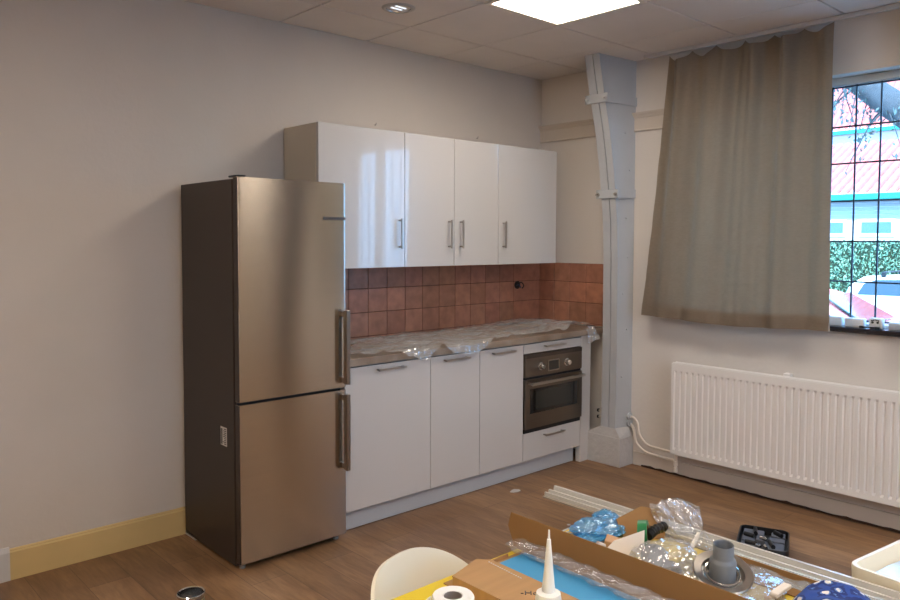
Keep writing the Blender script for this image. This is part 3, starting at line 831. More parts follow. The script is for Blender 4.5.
obj('core', B((19.75, -2, G0+.02), (20.9, 10.5, 1.55), .05), mat('hedge_core', rgb(40, 56, 36), .9), hd)
# tree with a slanting branch
t = thing('street_tree', 'leaning tree branch with blue grey leaves outside the window', 'tree', (7.4, -3.2, G0))
BARK = mat('tree_bark', rgb(66, 68, 70), .85, vary=.3, vscale=12, bump=.6, bscale=30)
bm = bmesh.new()
br_path = smooth_path([(8.1, -4.9, G0), (8.0, -3.5, .65), (8.0, -2.2, 1.75), (8.0, -.9, 2.82), (8.0, .2, 3.72), (8.0, .95, 4.40), (8.0, 1.8, 5.2)], 8)
tube(bm, br_path, lambda s: .22*(1-s)+.13, 14)
obj('trunk', bm, BARK, t, True)
random.seed(12)
bm = bmesh.new(); bt = bmesh.new()
for k in range(44):
    i = random.randrange(30, len(br_path)); p = Vector(br_path[i])
    d = Vector((random.uniform(-.6, .4), random.uniform(-.5, 1), random.uniform(-.9, .35))).normalized()*random.uniform(.5, 1.3)
    mid = p+d*.5+Vector((0, 0, .08)); pts = smooth_path([p, mid, p+d+Vector((0, 0, -.15))], 6)
    tube(bt, pts, lambda s: .016*(1-s)+.004, 5)
    for q in range(26):
        c = pts[random.randrange(3, len(pts))]+Vector([random.uniform(-.13, .13) for _ in range(3)])
        rm = Euler([random.uniform(0, 6.3) for _ in range(3)]).to_matrix(); s = random.uniform(.025, .055)
        bm.faces.new([bm.verts.new(c+rm @ Vector(v)*s) for v in ((-1, 0, 0), (0, -.5, .1), (1, 0, 0), (0, .5, .1))])
obj('twigs', bt, BARK, t, True)
obj('foliage', bm, mat('tree_leaf', rgb(80, 96, 92), .6, vary=.25, vscale=6), t)

# cars
def car(name, label, loc, rotz, paint, rack=False):
    t = thing(name, label, 'car', loc, rotz)
    # local: x along the car (nose at +x), y width, z up
    lowr = [(-2.05, .35), (-2.10, .62), (-2.06, .92), (-1.0, .97), (.95, .98), (1.75, .84), (2.05, .66), (2.10, .42), (2.02, .28), (-1.98, .28)]
    bm = bmesh.new(); prism(bm, lowr, 'y', -.86, .86)
    bmesh.ops.bevel(bm, geom=bm.edges[:], offset=.05, segments=3, affect='EDGES')
    body = obj('body', bm, paint, t, True, local=True, ang=40)
    # cabin, tapering inwards to the roof
    bm = bmesh.new()
    lo = [(-2.02, .93), (1.10, .95)]
    ring = []
    prof = [(-2.02, .90), (-1.93, 1.20), (-1.62, 1.44), (-.9, 1.50), (.0, 1.46), (.35, 1.38), (1.15, .93)]
    def wd(z): return .82-.22*max(0, (z-.93))/.57
    L1 = [bm.verts.new((x, -wd(z), z)) for x, z in prof]; R1 = [bm.verts.new((x, wd(z), z)) for x, z in prof]
    for i in range(len(prof)-1): bm.faces.new((L1[i], L1[i+1], R1[i+1], R1[i]))
    bm.faces.new(L1[::-1]); bm.faces.new(R1); bm.faces.new((L1[0], R1[0], R1[-1], L1[-1]))
    bmesh.ops.recalc_face_normals(bm, faces=bm.faces[:])
    bmesh.ops.bevel(bm, geom=bm.edges[:], offset=.04, segments=2, affect='EDGES')
    cabn = obj('roof', bm, paint, t, True, local=True, ang=40)
    GL = mat('car_glass', rgb(28, 44, 56), .06, coat=.5)
    for s in (-1, 1):
        for poly in ([(-1.72, 1.00), (-1.60, 1.26), (-1.35, 1.36), (-.62, 1.39), (-.62, 1.01)], [(-.55, 1.01), (-.55, 1.39), (-.05, 1.36), (.25, 1.29), (.82, 1.00)]):
            bm = bmesh.new()
            A = [bm.verts.new((x, s*(wd(z)+.006), z)) for x, z in poly]; C = [bm.verts.new((x, s*(wd(z)-.02), z)) for x, z in poly]
            n = len(A)
            for i in range(n): bm.faces.new((A[i], A[(i+1) % n], C[(i+1) % n], C[i]))
            bm.faces.new(A); bm.faces.new(C[::-1]); bmesh.ops.recalc_face_normals(bm, faces=bm.faces[:])
            obj('side_window', bm, GL, cabn, local=True)
        bm = B((.62, s*.84-.02 if s > 0 else -.98, .98), (.80, .98 if s > 0 else -.82, 1.10), .03, 2); obj('mirror', bm, paint, body, True, local=True)
        for x in (-.45, .55):
            bm = B((x-.32, s*.872-.012, .80), (x-.14, s*.872+.012, .83), .006); obj('door_handle', bm, BLACK, body, local=True)
        for x in (-1.35, 1.32):
            bm = bmesh.new(); lathe(bm, [(0, .10), (.17, .10), (.19, .08), (.30, .10), (.33, .06), (.33, -.10), (0, -.10)], (x, s*.78, .33), 28, (0, s, 0))
            wheel = obj('wheel', bm, BLACK, t, True, local=True)
            bm = bmesh.new(); lathe(bm, [(0, .112), (.10, .115), (.19, .104), (.19, .09), (0, .09)], (x, s*.78, .33), 20, (0, s, 0)); obj('hubcap', bm, NICKEL, wheel, True, local=True)
        bm = B((1.92, s*.62-.16, .60), (2.08, s*.62+.16, .74), .03, 2); obj('headlight', bm, mat('lamp_lens', rgb(220, 230, 235), .1), body, True, local=True)
        bm = B((-2.12, s*.70-.08, .66), (-2.0, s*.70+.08, .90), .02, 2); obj('tail_light', bm, mat('tail_lens', rgb(170, 30, 26), .2), body, True, local=True)
    # windscreen
    bm = bmesh.new()
    q = [(.42, 1.36), (1.08, .975)]
    A = []
    for (x, z) in q:
        for s in (-1, 1): A.append(bm.verts.new((x+.012, s*(wd(z)-.09), z+.02)))
    bm.faces.new((A[0], A[1], A[3], A[2])); solidify(bm, .02); obj('windscreen', bm, GL, cabn, local=True)
    if rack:
        for x in (-1.2, -.1):
            bm = bmesh.new()
            box(bm, (x-.03, -.62, 1.53), (x+.03, .62, 1.56), .01)
            for s in (-1, 1): box(bm, (x-.05, s*.6-.04, 1.42), (x+.05, s*.6+.04, 1.55), .01)
            obj('roof_bar', bm, BLACK, t, local=True)
    return t
WCAR = mat('white_car_paint', rgb(216, 218, 218), .25, coat=1)
RCAR = mat('red_car_paint', rgb(190, 110, 108), .25, coat=1)
car('parked_car', 'white parked car with roof rack in front of the hedge', (15.8, 1.2, G0), R(-90), WCAR, True)
car('parked_car', 'pale red parked car, nearest to the window, mostly behind the curtain', (8.8, 1.50, G0), R(-90), RCAR)
# low planting in front of the white car
leafmass('shrub_border', 'low leafy planting in front of the white parked car', 'shrubs', (13.0, -3, G0), (13.7, 3.2, G0+.42), 1500, rgb(130, 150, 130), rgb(66, 90, 76), .06, 8)

# ------------------------------------------------------------------ floor things
random.seed(4)
t = thing('drill_case', 'open black tool case with grey foam inserts on the floor', 'tool case', (-.765, -2.165, 0), R(22)); t.scale = (.88, .84, 1)
def LB(lo, hi, bev=0, seg=1): return B(lo, hi, bev, seg)
# local axes: x toward the wall, y along it
def rr(x0, x1, y0, y1, r, n=6):
    out = []
    for (cx, cy, a0) in ((x1-r, y0-r, 0), (x0+r, y0-r, 90), (x0+r, y1+r, 180), (x1-r, y1+r, 270)):
        for k in range(n+1):
            a = R(a0+90*k/n); out.append((cx+r*cos(a), cy+r*sin(a)))
    return out
bm = bmesh.new()
lv = [(.008, 0, .04), (0, .008, .045), (0, .052, .045), (.003, .058, .043), (.010, .058, .037), (.012, .022, .036)]
rings = [[bm.verts.new((x, y, z)) for x, y in rr(-.175+i, .175-i, .145-i, -.145+i, r)] for i, z, r in lv]
for a_, b_ in zip(rings, rings[1:]):
    for i in range(len(a_)): bm.faces.new((a_[i], a_[(i+1) % len(a_)], b_[(i+1) % len(a_)], b_[i]))
bm.faces.new(rings[0][::-1]); bm.faces.new(rings[-1])
tray_ = obj('shell', bm, BLACK, t, True, local=True)
FO = mat('grey_foam', rgb(92, 94, 102), .8)
bm = bmesh.new()
cells = [(-.15, -.12, -.02, -.01), (-.15, .01, -.06, .12), (-.04, .05, .05, .12), (.0, -.12, .06, -.03), (.07, .0, .15, .12), (.08, -.12, .15, -.04), (-.01, -.01, .06, .04)]
for a in cells: box(bm, (a[0], a[1], .022), (a[2], a[3], .046), .004)
obj('foam_insert', bm, FO, t, local=True)
bm = bmesh.new()
for x, y, l, a in ((-.08, -.05, .08, .3), (.02, .08, .06, 1.2), (.10, .05, .09, .1), (-.10, .06, .07, 1.4), (.10, -.08, .06, .8)):
    d = Vector((cos(a), sin(a), 0))*l/2; bm = bmesh.new(); cyl(bm, Vector((x, y, .055))-d, Vector((x, y, .055))+d, .012, n=12)
    obj('black_fitting', bm, BLACK, t, True, local=True)
bm = bmesh.new()
for x, y, l, a in ((-.135, -.02, .035, .3), (-.13, .02, .03, 1.0), (.0, .0, .04, 1.2)):
    d = Vector((cos(a), sin(a), 0))*l/2; bm = bmesh.new(); cyl(bm, Vector((x, y, .053))-d, Vector((x, y, .053))+d, .010, n=12)
    obj('steel_socket', bm, CHROME, t, True, local=True)

t = thing('metal_can', 'open shiny metal can on the floor in front of the fridge', 'can', (-3.227, -.915, 0))
bm = bmesh.new(); lathe(bm, [(0, .0), (.053, 0), (.055, .004), (.053, .010), (.053, .045), (.0515, .048), (.053, .052), (.053, .104), (.0555, .110), (.0565, .114), (.054, .117), (.050, .113), (.050, .006), (0, .006)], (-3.227, -.915, 0), 40)
obj('can_body', bm, CHROME, t, True)
bm = bmesh.new(); lathe(bm, [(.0, .075), (.049, .075), (.049, .070), (0, .070)], (-3.227, -.915, 0), 32); obj('residue', bm, BLACK, t)
bm = bmesh.new(); lathe(bm, [(.0532, .018), (.0536, .018), (.0536, .094), (.0532, .094)], (-3.227, -.915, 0), 40)
obj('label_band', bm, mat('can_label', rgb(190, 170, 110), .35, color2=rgb(30, 30, 34), vscale=22), t, True)

random.seed(9)
flk = [(-1.05, -.72, .05), (-.88, -1.55, .02), (-.70, -1.52, .018), (-1.25, -1.30, .015), (-1.0, -1.66, .014), (-2.3, -1.05, .012)]
places = ['on the floor in front of the plinth board', 'on the floor left of the radiator pipes', 'on the floor in front of the radiator', 'on the open floor before the oven', 'on the floor behind the clear bags', 'on the floor in front of the base cabinet by the fridge']
for (x, y, s), pp in zip(flk, places):
    bm = bmesh.new()
    poly = [(x+s*cos(a)*random.uniform(.4, 1), y+s*sin(a)*random.uniform(.3, .7)) for a in [i*pi/3.5 for i in range(7)]]
    prism(bm, poly, 'z', .0002, .004)
    tag(obj('plaster_flake', bm, WHITEP), 'small white plaster flake '+pp, 'debris')

# ------------------------------------------------------------------ tables
TZ = .742
def table(x0, x1, y0, y1, label, rect=None):
    t = thing('yellow_table', label, 'table', ((x0+x1)/2, (y0+y1)/2, 0))
    obj('tabletop', B((x0, y1, TZ-.024), (x1, y0, TZ), .003), YELLOW, t)
    TL = mat('table_leg_metal', rgb(170, 170, 168), .35, metal=.8)
    obj('apron', (lambda b: (box(b, (x0+.06, y0-.08, TZ-.07), (x1-.06, y0-.06, TZ-.0245)), box(b, (x0+.06, y1+.06, TZ-.07), (x1-.06, y1+.08, TZ-.0245)), b)[2])(bmesh.new()), TL, t)
    for x in (x0+.06, x1-.06):
        for y in (y0-.07, y1+.07):
            bm = bmesh.new(); cyl(bm, (x, y, 0), (x, y, TZ-.0245), .018); obj('leg', bm, TL, t, True)
table(-3.985, -2.585, -2.535, -3.335, 'yellow topped table covered with boxes and fittings')
table(-2.580, -1.9, -3.215, -4.2, 'second yellow table, under the cream tray at the right edge')

# cream shell chair
def shell_chair(loc, rotz, s=1.0):
    t = thing('shell_chair', 'cream plastic shell chair pushed against the far side of the yellow table', 'chair', loc, rotz)
    # local: front of the seat at -y, backrest at +y
    def f(u, v):
        q = (u-.5)*2; q = q*(1.25-.25*q*q) if False else q
        aq = abs(q)
        if v < .42:
            k = v/.42
            w = .235+.033*sin(k*pi*.5)
            return Vector((w*q, -.23+.39*k, .445-.028*sin(k*pi)*(1-q*q)-.03*(1-k)**3+.055*aq**3.5*k))
        k = (v-.42)/.58
        h = .335*(1-aq**3.0)**.5
        w = .268-.012*k
        return Vector((w*q, .16+.015*k+.075*(h*k/.345)+(.02*sin(k*pi*.5))-.15*aq**2.2*(1-.15*k), .445+.055*aq**3.5+h*k))
    bm = grid(bmesh.new(), 48, 60, f)
    for _ in range(6): bmesh.ops.smooth_vert(bm, verts=[v for v in bm.verts if len(v.link_faces) == 4], factor=.5, use_axis_x=True, use_axis_y=True, use_axis_z=True)
    bmesh.ops.remove_doubles(bm, verts=bm.verts[:], dist=.0008)
    bmesh.ops.recalc_face_normals(bm, faces=bm.faces[:]); bmesh.ops.solidify(bm, geom=bm.faces[:], thickness=.009)
    obj('seat_shell', bm, SHELL, t, True, local=True, ang=70)
    WD = mat('beech_wood', rgb(196, 156, 106), .5)
    for sx in (-1, 1):
        for y, yy in ((-.13, -.21), (.10, .20)):
            bm = bmesh.new(); tube(bm, [(sx*.12, y, .418), (sx*.21, yy, 0)], lambda q: .016-.006*q, 12); obj('leg', bm, WD, t, True, local=True)
    bm = bmesh.new()
    for a, b in (((-.13, -.14, .38), (.13, .12, .38)), ((.13, -.14, .37), (-.13, .12, .37)), ((-.17, -.17, .2), (.13, -.14, .38)), ((.17, -.17, .2), (-.13, -.14, .38))):
        tube(bm, [a, b], .004, 6)
    obj('wire_brace', bm, BLACK, t, True, local=True)
    return t
shell_chair((-3.285, -2.680, 0), R(16))

# ---- flat open carton
t = thing('cardboard_carton', 'long flat brown cardboard carton with one flap standing up', 'box', (-3.17, -3.0, TZ))
cx0, cx1, cyF, cyN = -3.312, -3.03, -2.560, -3.330
bm = bmesh.new(); box(bm, (cx0, cyN, TZ), (cx1, cyF, TZ+.003)); box(bm, (cx0, cyN, TZ+.003), (cx0+.003, cyF-.032, TZ+.027)); box(bm, (cx0+.11, cyF-.003, TZ+.003), (cx1-.06, cyF, TZ+.012))
obj('tray', bm, CARD, t)
bm = bmesh.new(); prism(bm, [(cx0, cyF-.030), (cx0+.110, cyF+.0), (cx0+.135, cyF-.03), (cx0+.118, cyN), (cx0, cyN)], 'z', TZ+.027, TZ+.030)
obj('closed_flap', bm, CARD, t)
bm = bmesh.new(); prism(bm, [(cyF+.028, TZ+.003), (cyF+.056, TZ+.055), (cyF+.048, TZ+.092), (-2.8, TZ+.090), (cyN, TZ+.090), (cyN, TZ+.003)], 'x', -.0015, .0015)
xf(bm, Matrix.Translation((cx1, 0, 0)) @ Matrix.Translation((0, 0, TZ)) @ Matrix.Rotation(R(4), 4, 'Y') @ Matrix.Translation((0, 0, -TZ)))
obj('upright_flap', bm, CARD2, t)
tb = text_bm('-Ho', .026); xf(tb, Matrix.Translation((-3.243, -2.772, TZ+.0308)) @ Matrix.Rotation(R(-46), 4, 'Z'))
obj('marker_writing', tb, BLACK, t)
bm = bmesh.new()
for k in range(15):
    y = cyF-.035-.008*k; box(bm, (cx0+.118-.0006*k, y-.002, TZ+.0302), (cx0+.121-.0006*k, y+.002, TZ+.0308))
obj('perforation', bm, WHITEP, t)
bm = B((cx0+.03, cyN+.005, TZ+.005), (cx1-.03, cyF-.035, TZ+.018), .001)
tag(obj('blue_sheet', bm, mat('blue_film_panel', rgb(48, 146, 196), .3, coat=.3)), 'bright blue panel lying inside the cardboard carton', 'panel')
def roll(u, v):
    a = u*2*pi; y = -2.56-.76*v
    r = .014+.004*noise.noise((cos(a)*2, sin(a)*2, v*24))+.003*sin(v*60+a*3)
    return Vector((-3.068-.012*v+r*1.9*cos(a), y, TZ+.034+r*.8*sin(a)))
tag(obj('plastic_wrap', grid(bmesh.new(), 28, 130, roll), film('wrap_film', (.85, .87, .9), .10, rough=.09, bump=.9, bscale=40, edge=.3), smooth=True, ang=180), 'long rolled clear plastic wrap lying in the carton along the upright flap', 'plastic wrap')

# sealant cartridge
sx, sy = -3.472, -3.018
t = thing('sealant_cartridge', 'white sealant cartridge standing upright with its long nozzle', 'sealant tube', (sx, sy, TZ))
bm = bmesh.new(); lathe(bm, [(0, 0), (.0245, 0), (.0235, .180), (.0225, .186), (.0215, .192), (.010, .195), (0, .196)], (sx, sy, TZ), 36); obj('tube', bm, mat('cartridge_white', rgb(224, 222, 216), .4), t, True)
bm = bmesh.new(); lathe(bm, [(.0115, .1945), (.0115, .203), (.0110, .206), (.0100, .216), (.0036, .286), (.0036, .289), (.0022, .290), (.0014, .306), (0, .306)], (sx, sy, TZ), 28)
obj('nozzle', bm, mat('nozzle_white', rgb(230, 230, 226), .35), t, True)
# toilet roll
sx, sy = -3.452, -2.745
t = thing('toilet_roll', 'white toilet roll standing on the yellow table', 'toilet roll', (sx, sy, TZ))
bm = bmesh.new(); lathe(bm, [(.019, 0), (.043, 0), (.0445, .003), (.0445, .080), (.042, .084), (.021, .084), (.019, .080)], (sx, sy, TZ), 48); obj('paper', bm, PAPER, t, True)
bm = bmesh.new(); lathe(bm, [(.0175, .001), (.0188, .001), (.0188, .083), (.0175, .083), (.0175, .001)], (sx, sy, TZ), 40); obj('core', bm, mat('grey_card_core', rgb(128, 118, 112), .9), t, True)
bm = bmesh.new(); grid(bm, 10, 10, lambda u, v: Vector((sx-.034-.050*u, sy+.030-.006*sin(u*3)+.012*u, TZ+.002+(.080-.030*u*u)*v))); solidify(bm, .001)
obj('loose_sheet', bm, PAPER, t, True)

# ---- profile along the table edge
ALU = mat('profile_white_aluminium', rgb(206, 202, 194), .3, metal=.25)
t = thing('white_rail_profile', 'long pale grooved aluminium profile along the table edge, sticking out over the floor', 'profile', (-2.625, -3.0, TZ))
bm = bmesh.new(); prism(bm, [(-2.658, TZ+.001), (-2.658, TZ+.016), (-2.652, TZ+.016), (-2.650, TZ+.006), (-2.640, TZ+.006), (-2.638, TZ+.020), (-2.632, TZ+.020), (-2.630, TZ+.008), (-2.614, TZ+.008), (-2.612, TZ+.026), (-2.604, TZ+.026), (-2.604, TZ+.001)], 'y', -2.318, -3.9)
obj('extrusion', bm, ALU, t)
obj('protective_strip', B((-2.6715, -3.9, TZ+.001), (-2.6585, -2.32, TZ+.006), .001), mat('strip_grey', rgb(150, 140, 126), .4), t)
bm = grid(bmesh.new(), 10, 80, lambda u, v: Vector((-2.675-.055*u, -2.93-.40*v, TZ+.028-.02*u+.008*noise.noise((u*3, v*14, 2)))))
tag(obj('clear_strip', bm, film('clear_tube_film', (.74, .84, .88), .30), smooth=True, ang=180), 'bluish clear plastic strip lying beside the aluminium profile', 'plastic strip')
# cardboard strip with orange inside
bm = bmesh.new(); box(bm, (-2.700, -3.20, TZ), (-2.697, -2.98, TZ+.03)); box(bm, (-2.755, -3.20, TZ), (-2.70, -2.98, TZ+.003))
tag(obj('cardboard_strip', bm, CARD2), 'small orange brown cardboard strip lying between the drain bag and the profile', 'cardboard')
# small wooden/white stick
t = thing('paint_stick', 'short stack of pale sticks next to the blue cloth', 'stick', (-2.79, -3.12, TZ))
for k in range(2):
    obj('stick', B((-2.83, -3.135-.012*k, TZ+.006+.012*k), (-2.755, -3.115-.012*k, TZ+.016+.012*k), .002), mat('pale_wood_%d' % k, rgb(*((190, 160, 130), (222, 210, 196))[k]), .6), t)

# blue patterned cloth
def cloth(u, v):
    a = u*2*pi; ph = v*pi/2
    r = 1+.10*noise.noise((cos(a)*1.6, sin(a)*1.6, v*3))+.03*sin(5*a+4*v)
    zz = sin(ph)
    x = -2.815+.115*r*cos(ph)**.7*cos(a) if v < 1 else -2.815
    y = -3.262+.085*r*cos(ph)**.7*sin(a) if v < 1 else -3.262
    z = TZ+.001+.072*zz*(1+.12*noise.noise((x*16, y*16, 1)))+.010*max(0, noise.noise((x*30, y*30, 5)))
    return Vector((x, y, z))
m = mat('blue_flower_cloth', rgb(28, 48, 108), .85)
N = m.node_tree.nodes; L = m.node_tree.links
tc = N.new('ShaderNodeTexCoord'); vo = N.new('ShaderNodeTexVoronoi'); vo.inputs['Scale'].default_value = 34
nz = N.new('ShaderNodeTexNoise'); nz.inputs['Scale'].default_value = 55; nz.inputs['Detail'].default_value = 3
ad = N.new('ShaderNodeMath'); ad.operation = 'MULTIPLY_ADD'; ad.inputs[1].default_value = .9; rp = N.new('ShaderNodeValToRGB')
L.new(tc.outputs['Object'], vo.inputs['Vector']); L.new(tc.outputs['Object'], nz.inputs['Vector'])
L.new(nz.outputs['Fac'], ad.inputs[0]); L.new(vo.outputs['Distance'], ad.inputs[2]); L.new(ad.outputs[0], rp.inputs[0])
cr = rp.color_ramp; cr.interpolation = 'CONSTANT'
cr.elements[0].position = 0; cr.elements[0].color = (*rgb(214, 208, 200), 1)
cr.elements[1].position = .69; cr.elements[1].color = (*rgb(90, 120, 176), 1)
e = cr.elements.new(.77); e.color = (*rgb(24, 44, 104), 1)
e = cr.elements.new(1.0); e.color = (*rgb(34, 66, 140), 1)
L.new(rp.outputs[0], N['Principled BSDF'].inputs['Base Color'])
tag(obj('patterned_cloth', grid(bmesh.new(), 90, 30, cloth), m, smooth=True, ang=180), 'crumpled blue cloth with a white flower pattern on the yellow table', 'cloth')

# bags
def bag(c, s, seed, label, m=BAG, name='clear_bag', sub=5, ridge=.32, peak=None):
    bm = bmesh.new(); bmesh.ops.create_icosphere(bm, subdivisions=sub, radius=1)
    c = Vector(c)
    for v in bm.verts:
        p = v.co.copy()
        k = 1+ridge*(1-2*abs(noise.noise(p*1.7+Vector((seed, 0, 0)))))*.6+ridge*.5*(1-2*abs(noise.noise(p*4.1+Vector((0, seed, 0)))))*.5
        k += .04*noise.noise(p*9+Vector((0, 0, seed)))
        q = p*k
        if peak:
            pd = Vector(peak).normalized(); a = max(0, p.dot(pd)); q += pd*(a**9)*Vector(peak).length
        q = Vector((q.x*s[0], q.y*s[1], q.z*s[2]))
        q.z = max(q.z, -s[2]*.55)
        v.co = c+q+Vector((0, 0, s[2]*.55))
    o = obj(name, bm, m, smooth=True, ang=28)
    tag(o, label, 'plastic bag'); return o
bag((-2.800, -2.635, TZ+.016), (.078, .050, .017), 3, 'crumpled bright blue plastic bag on the far part of the table', BLUEBAG, 'blue_bag', ridge=.5)
bag((-2.735, -2.610, TZ+.018), (.030, .030, .016), 8, 'small peaked blue plastic bag on the wire rack', BLUEBAG, 'blue_bag', ridge=.5, peak=(0, 0, .55))
# wire rack under the blue bags
t = thing('wire_rack', 'white wire rack with dark base under the blue bags', 'wire rack', (-2.80, -2.62, TZ))
bm = bmesh.new()
for k in range(8): tube(bm, [(-2.985+.03*0, -2.562-.014*k, TZ+.014), (-2.69, -2.562-.014*k, TZ+.014)], .0022, 6)
for x in (-2.98, -2.695): tube(bm, [(x, -2.560, TZ+.010), (x, -2.675, TZ+.010)], .003, 6)
obj('wires', bm, WHITEP, t, True)
obj('base', B((-2.985, -2.675, TZ+.0005), (-2.69, -2.585, TZ+.006)), mat('rack_base', rgb(88, 78, 66), .7), t)
# cardboard pieces and card
bm = bmesh.new(); prism(bm, [(-2.79, 0), (-2.66, .0), (-2.66, .085), (-2.70, .098), (-2.79, .070)], 'y', -.0015, .0015)
xf(bm, Matrix.Translation((-2.725, -2.738, TZ+.001)) @ Matrix.Rotation(R(-25), 4, 'Z') @ Matrix.Rotation(R(-45), 4, 'X') @ Matrix.Translation((2.725, 0, 0)))
tag(obj('cardboard_piece', bm, CARD2), 'bent brown cardboard piece standing behind the green tape roll', 'cardboard')
bm = bmesh.new(); prism(bm, [(-.055, 0), (.055, 0), (.062, .066), (-.02, .040), (-.055, .006)], 'y', -.001, .001)
xf(bm, Matrix.Translation((-2.875, -2.765, TZ+.006)) @ Matrix.Rotation(R(-42), 4, 'Z') @ Matrix.Rotation(R(-20), 4, 'X'))
tag(obj('white_card', bm, mat('white_card_paper', rgb(220, 210, 200), .8)), 'folded white card standing among the clutter behind the carton flap', 'card')
bm = bmesh.new(); box(bm, (-2.865, -2.735, TZ+.012), (-2.830, -2.695, TZ+.032), .002, 1, (R(12), R(-10), R(25)))
tag(obj('small_carton', bm, mat('tan_carton', rgb(190, 150, 112), .8)), 'small tan carton between the blue bag and the white card', 'box')
bm = bmesh.new(); box(bm, (-2.915, -2.725, TZ+.008), (-2.885, -2.700, TZ+.030), .002, 1, (R(20), R(-10), R(35)))
tag(obj('printed_packet', bm, mat('printed_packet', rgb(220, 214, 204), .6, color2=rgb(120, 96, 80), vscale=40)), 'small white printed packet beside the blue bag', 'packet')
# green tape roll
t = thing('tape_roll', 'green roll of tape standing on edge beside the black hose', 'tape roll', (-2.745, -2.80, TZ))
bm = bmesh.new(); lathe(bm, [(.026, -.012), (.037, -.012), (.037, .012), (.026, .012), (.026, -.012)], (-2.775, -2.762, TZ+.038), 32, (.45, -.85, .1))
obj('tape', bm, mat('green_tape', rgb(20, 108, 58), .4), t, True)
bm = bmesh.new(); lathe(bm, [(.024, -.012), (.0258, -.012), (.0258, .012), (.024, .012), (.024, -.012)], (-2.775, -2.762, TZ+.038), 32, (.45, -.85, .1)); obj('core', bm, CARD2, t, True)
# black corrugated hose
bm = bmesh.new(); pts = smooth_path([(-2.778, -2.778, TZ+.040), (-2.748, -2.778, TZ+.047), (-2.712, -2.788, TZ+.053)], 22)
tube(bm, pts, lambda s: .0115+.0025*sin(s*pi*14), 16)
tag(obj('corrugated_hose', bm, BLACK, smooth=True, ang=60), 'short black corrugated hose lying in front of the clear bag', 'hose')
bm = bmesh.new(); box(bm, (-2.76, -2.875, TZ+.025), (-2.65, -2.866, TZ+.034), .001, 1, (0, R(-6), R(18)))
tag(obj('white_strip', bm, mat('white_strip_plastic', rgb(226, 218, 200), .4)), 'short white plastic strip between the clear bags', 'strip')

# big upright clear bag
def upbag(u, v):
    a = (u-.5)*2
    w = .040+.030*sin(v*pi*.6)
    d = Vector((.72, -.69, 0))
    base = Vector((-2.640, -2.805, TZ+.004))
    p = base+d*(a*w)+Vector((.35*.04*v, .04*v, .092*v*(1-.16*a*a)))
    nn = Vector((.69, .72, 0))
    return p+nn*(.020*(1-2*abs(noise.noise((a*2.2, v*2.4, 1.3))))*(.3+v)+.010*noise.noise((a*7, v*7, 3)))
bm = grid(bmesh.new(), 50, 50, upbag)
b2 = grid(bm, 50, 50, lambda u, v: upbag(u, v)*1+Vector((-.016*sin(u*pi), -.017*sin(u*pi), 0))*(1-.5*v))
tag(obj('clear_bag', bm, BAG, smooth=True, ang=30), 'tall clear plastic bag standing up behind the black hose', 'plastic bag')
bag((-2.845, -2.865, TZ+.000), (.085, .062, .036), 11, 'clear plastic bag with grey fittings behind the carton flap', BAG, ridge=.38)
# grey discs inside that bag
bm = bmesh.new(); lathe(bm, [(0, .010), (.030, .010), (.034, .006), (.034, 0), (.026, -.012), (0, -.012)], (-2.860, -2.850, TZ+.028), 30, (-.5, -.35, .8))
tag(obj('plastic_plug', bm, GREYPVC, smooth=True), 'grey plastic cap seen inside the clear bag left of the drain', 'pipe cap')
bm = bmesh.new(); lathe(bm, [(0, .006), (.024, .006), (.026, .002), (.026, -.006), (0, -.008)], (-2.875, -2.905, TZ+.020), 30, (-.2, -.2, .95))
tag(obj('grey_disc', bm, mat('grey_rubber', rgb(96, 98, 104), .5), smooth=True), 'smaller dark grey disc in front of the grey cap', 'disc')

# drain strainer and grey pipe
ax = Vector((-.28, -.26, 1)).normalized(); c0 = Vector((-2.850, -3.026, TZ+.044))
t = thing('sink_drain', 'stainless sink strainer with a grey pipe socket in a clear bag', 'sink drain', (c0.x, c0.y, TZ))
bm = bmesh.new(); lathe(bm, [(.044, -.030), (.046, -.004), (.049, .003), (.066, .006), (.0685, .004), (.0675, .001), (.050, -.002), (.047, -.030), (.044, -.030)], c0, 48, ax); obj('flange', bm, NICKEL, t, True)
bm = bmesh.new(); lathe(bm, [(.0, -.034), (.030, -.034), (.044, -.030), (.0455, -.012), (.043, -.012), (.040, -.026), (0, -.030)], c0, 40, ax); obj('basket', bm, CHROME, t, True)
bm = bmesh.new(); lathe(bm, [(.0385, .004), (.041, .006), (.041, .010), (.0385, .011), (.0365, .008), (.0385, .004)], c0+ax*(-.008), 40, ax); obj('inner_ring', bm, CHROME, t, True)
c1 = c0+Vector((0, 0, 0))
bm = bmesh.new(); lathe(bm, [(.0, -.026), (.0285, -.026), (.0300, -.020), (.0300, .030), (.0288, .034), (.0250, .038), (.0236, .042), (.0236, .070), (.0225, .072), (.0210, .070), (.0210, .0), (0, -.004)], c1, 40, Vector((-.10, -.06, 1)))
obj('pipe_socket', bm, GREYPVC, t, True)
bag((-2.825, -3.025, TZ+.001), (.118, .108, .016), 21, 'clear plastic bag spread out around the stainless sink drain', BAG, ridge=.42)
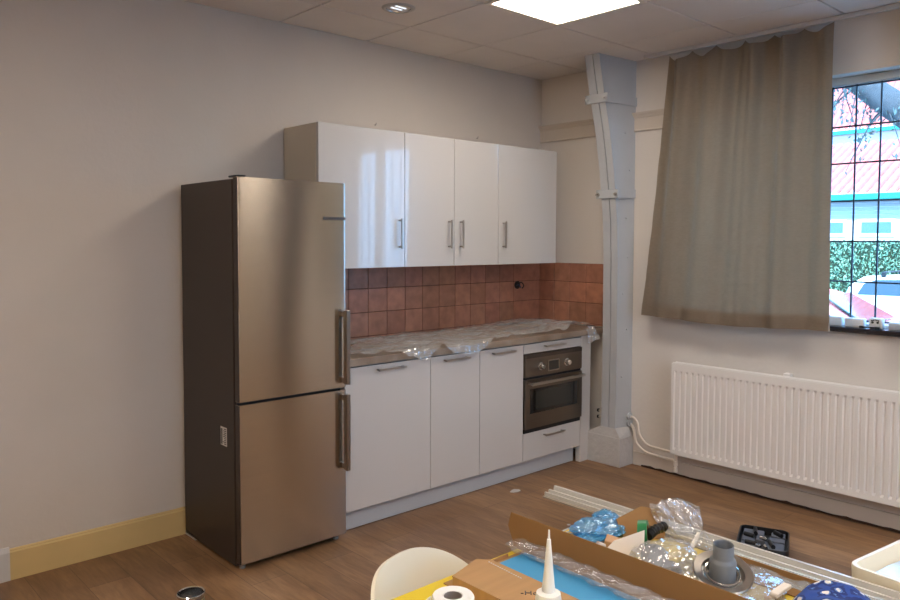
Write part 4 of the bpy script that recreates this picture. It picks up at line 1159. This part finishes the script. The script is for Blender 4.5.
def peak(u, v):
    a = (u-.5)*2
    p = Vector((-2.735, -2.925, TZ+.008))+Vector((.62, -.78, 0))*(a*.075*(1-v*.96)+.02*(1-v)*0-.010)+Vector((0, 0, .075*v))
    return p+Vector((.7, .6, 0))*(.012*(1-2*abs(noise.noise((a*3, v*3, 8)))))
tag(obj('clear_bag_corner', grid(bmesh.new(), 40, 30, peak), BAG, smooth=True, ang=30), 'pointed clear bag corner sticking up behind the grey pipe socket', 'plastic bag')

# cream tray with blue film
t = thing('cream_tray', 'cream plastic tray lined with bluish film at the right edge of the picture', 'tray', (-2.600, -3.202, TZ))
tx0, tx1, ty0, ty1 = -2.600, -2.05, -3.202, -3.75
def rr(x0, x1, y0, y1, r, n=6):
    out = []
    for (cx, cy, a0) in ((x1-r, y0-r, 0), (x0+r, y0-r, 90), (x0+r, y1+r, 180), (x1-r, y1+r, 270)):
        for k in range(n+1):
            a = R(a0+90*k/n); out.append((cx+r*cos(a), cy+r*sin(a)))
    return out
bm = bmesh.new()
lv = [(0.018, .0005, .03), (.002, .004, .03), (0, .040, .032), (.001, .045, .032), (.010, .045, .026), (.014, .040, .024), (.030, .010, .02)]
rings = [[bm.verts.new((x, y, TZ+z)) for x, y in rr(tx0+i, tx1-i, ty0-i, ty1+i, r)] for i, z, r in lv]
n = len(rings[0])
for a, b in zip(rings, rings[1:]):
    for i in range(n): bm.faces.new((a[i], a[(i+1) % n], b[(i+1) % n], b[i]))
bm.faces.new(rings[0][::-1]); bm.faces.new(rings[-1])
obj('tray_body', bm, mat('cream_plastic', rgb(224, 214, 190), .35), t, True)
def filmf(u, v):
    x = tx0+.033+(tx1-tx0-.066)*u; y = ty0-.033+(ty1-ty0+.066)*v
    return Vector((x, y, TZ+.0135+.006*(1-2*abs(noise.noise((x*9, y*9, 2))))*.5+.003))
obj('film_lining', grid(bmesh.new(), 60, 60, filmf), mat('pale_blue_film', rgb(196, 216, 232), .15, bump=.4, bscale=30, coat=.5), t, True, ang=60)
t.rotation_euler.z = R(-8); t.location.x += .018
bpy.context.view_layer.update()
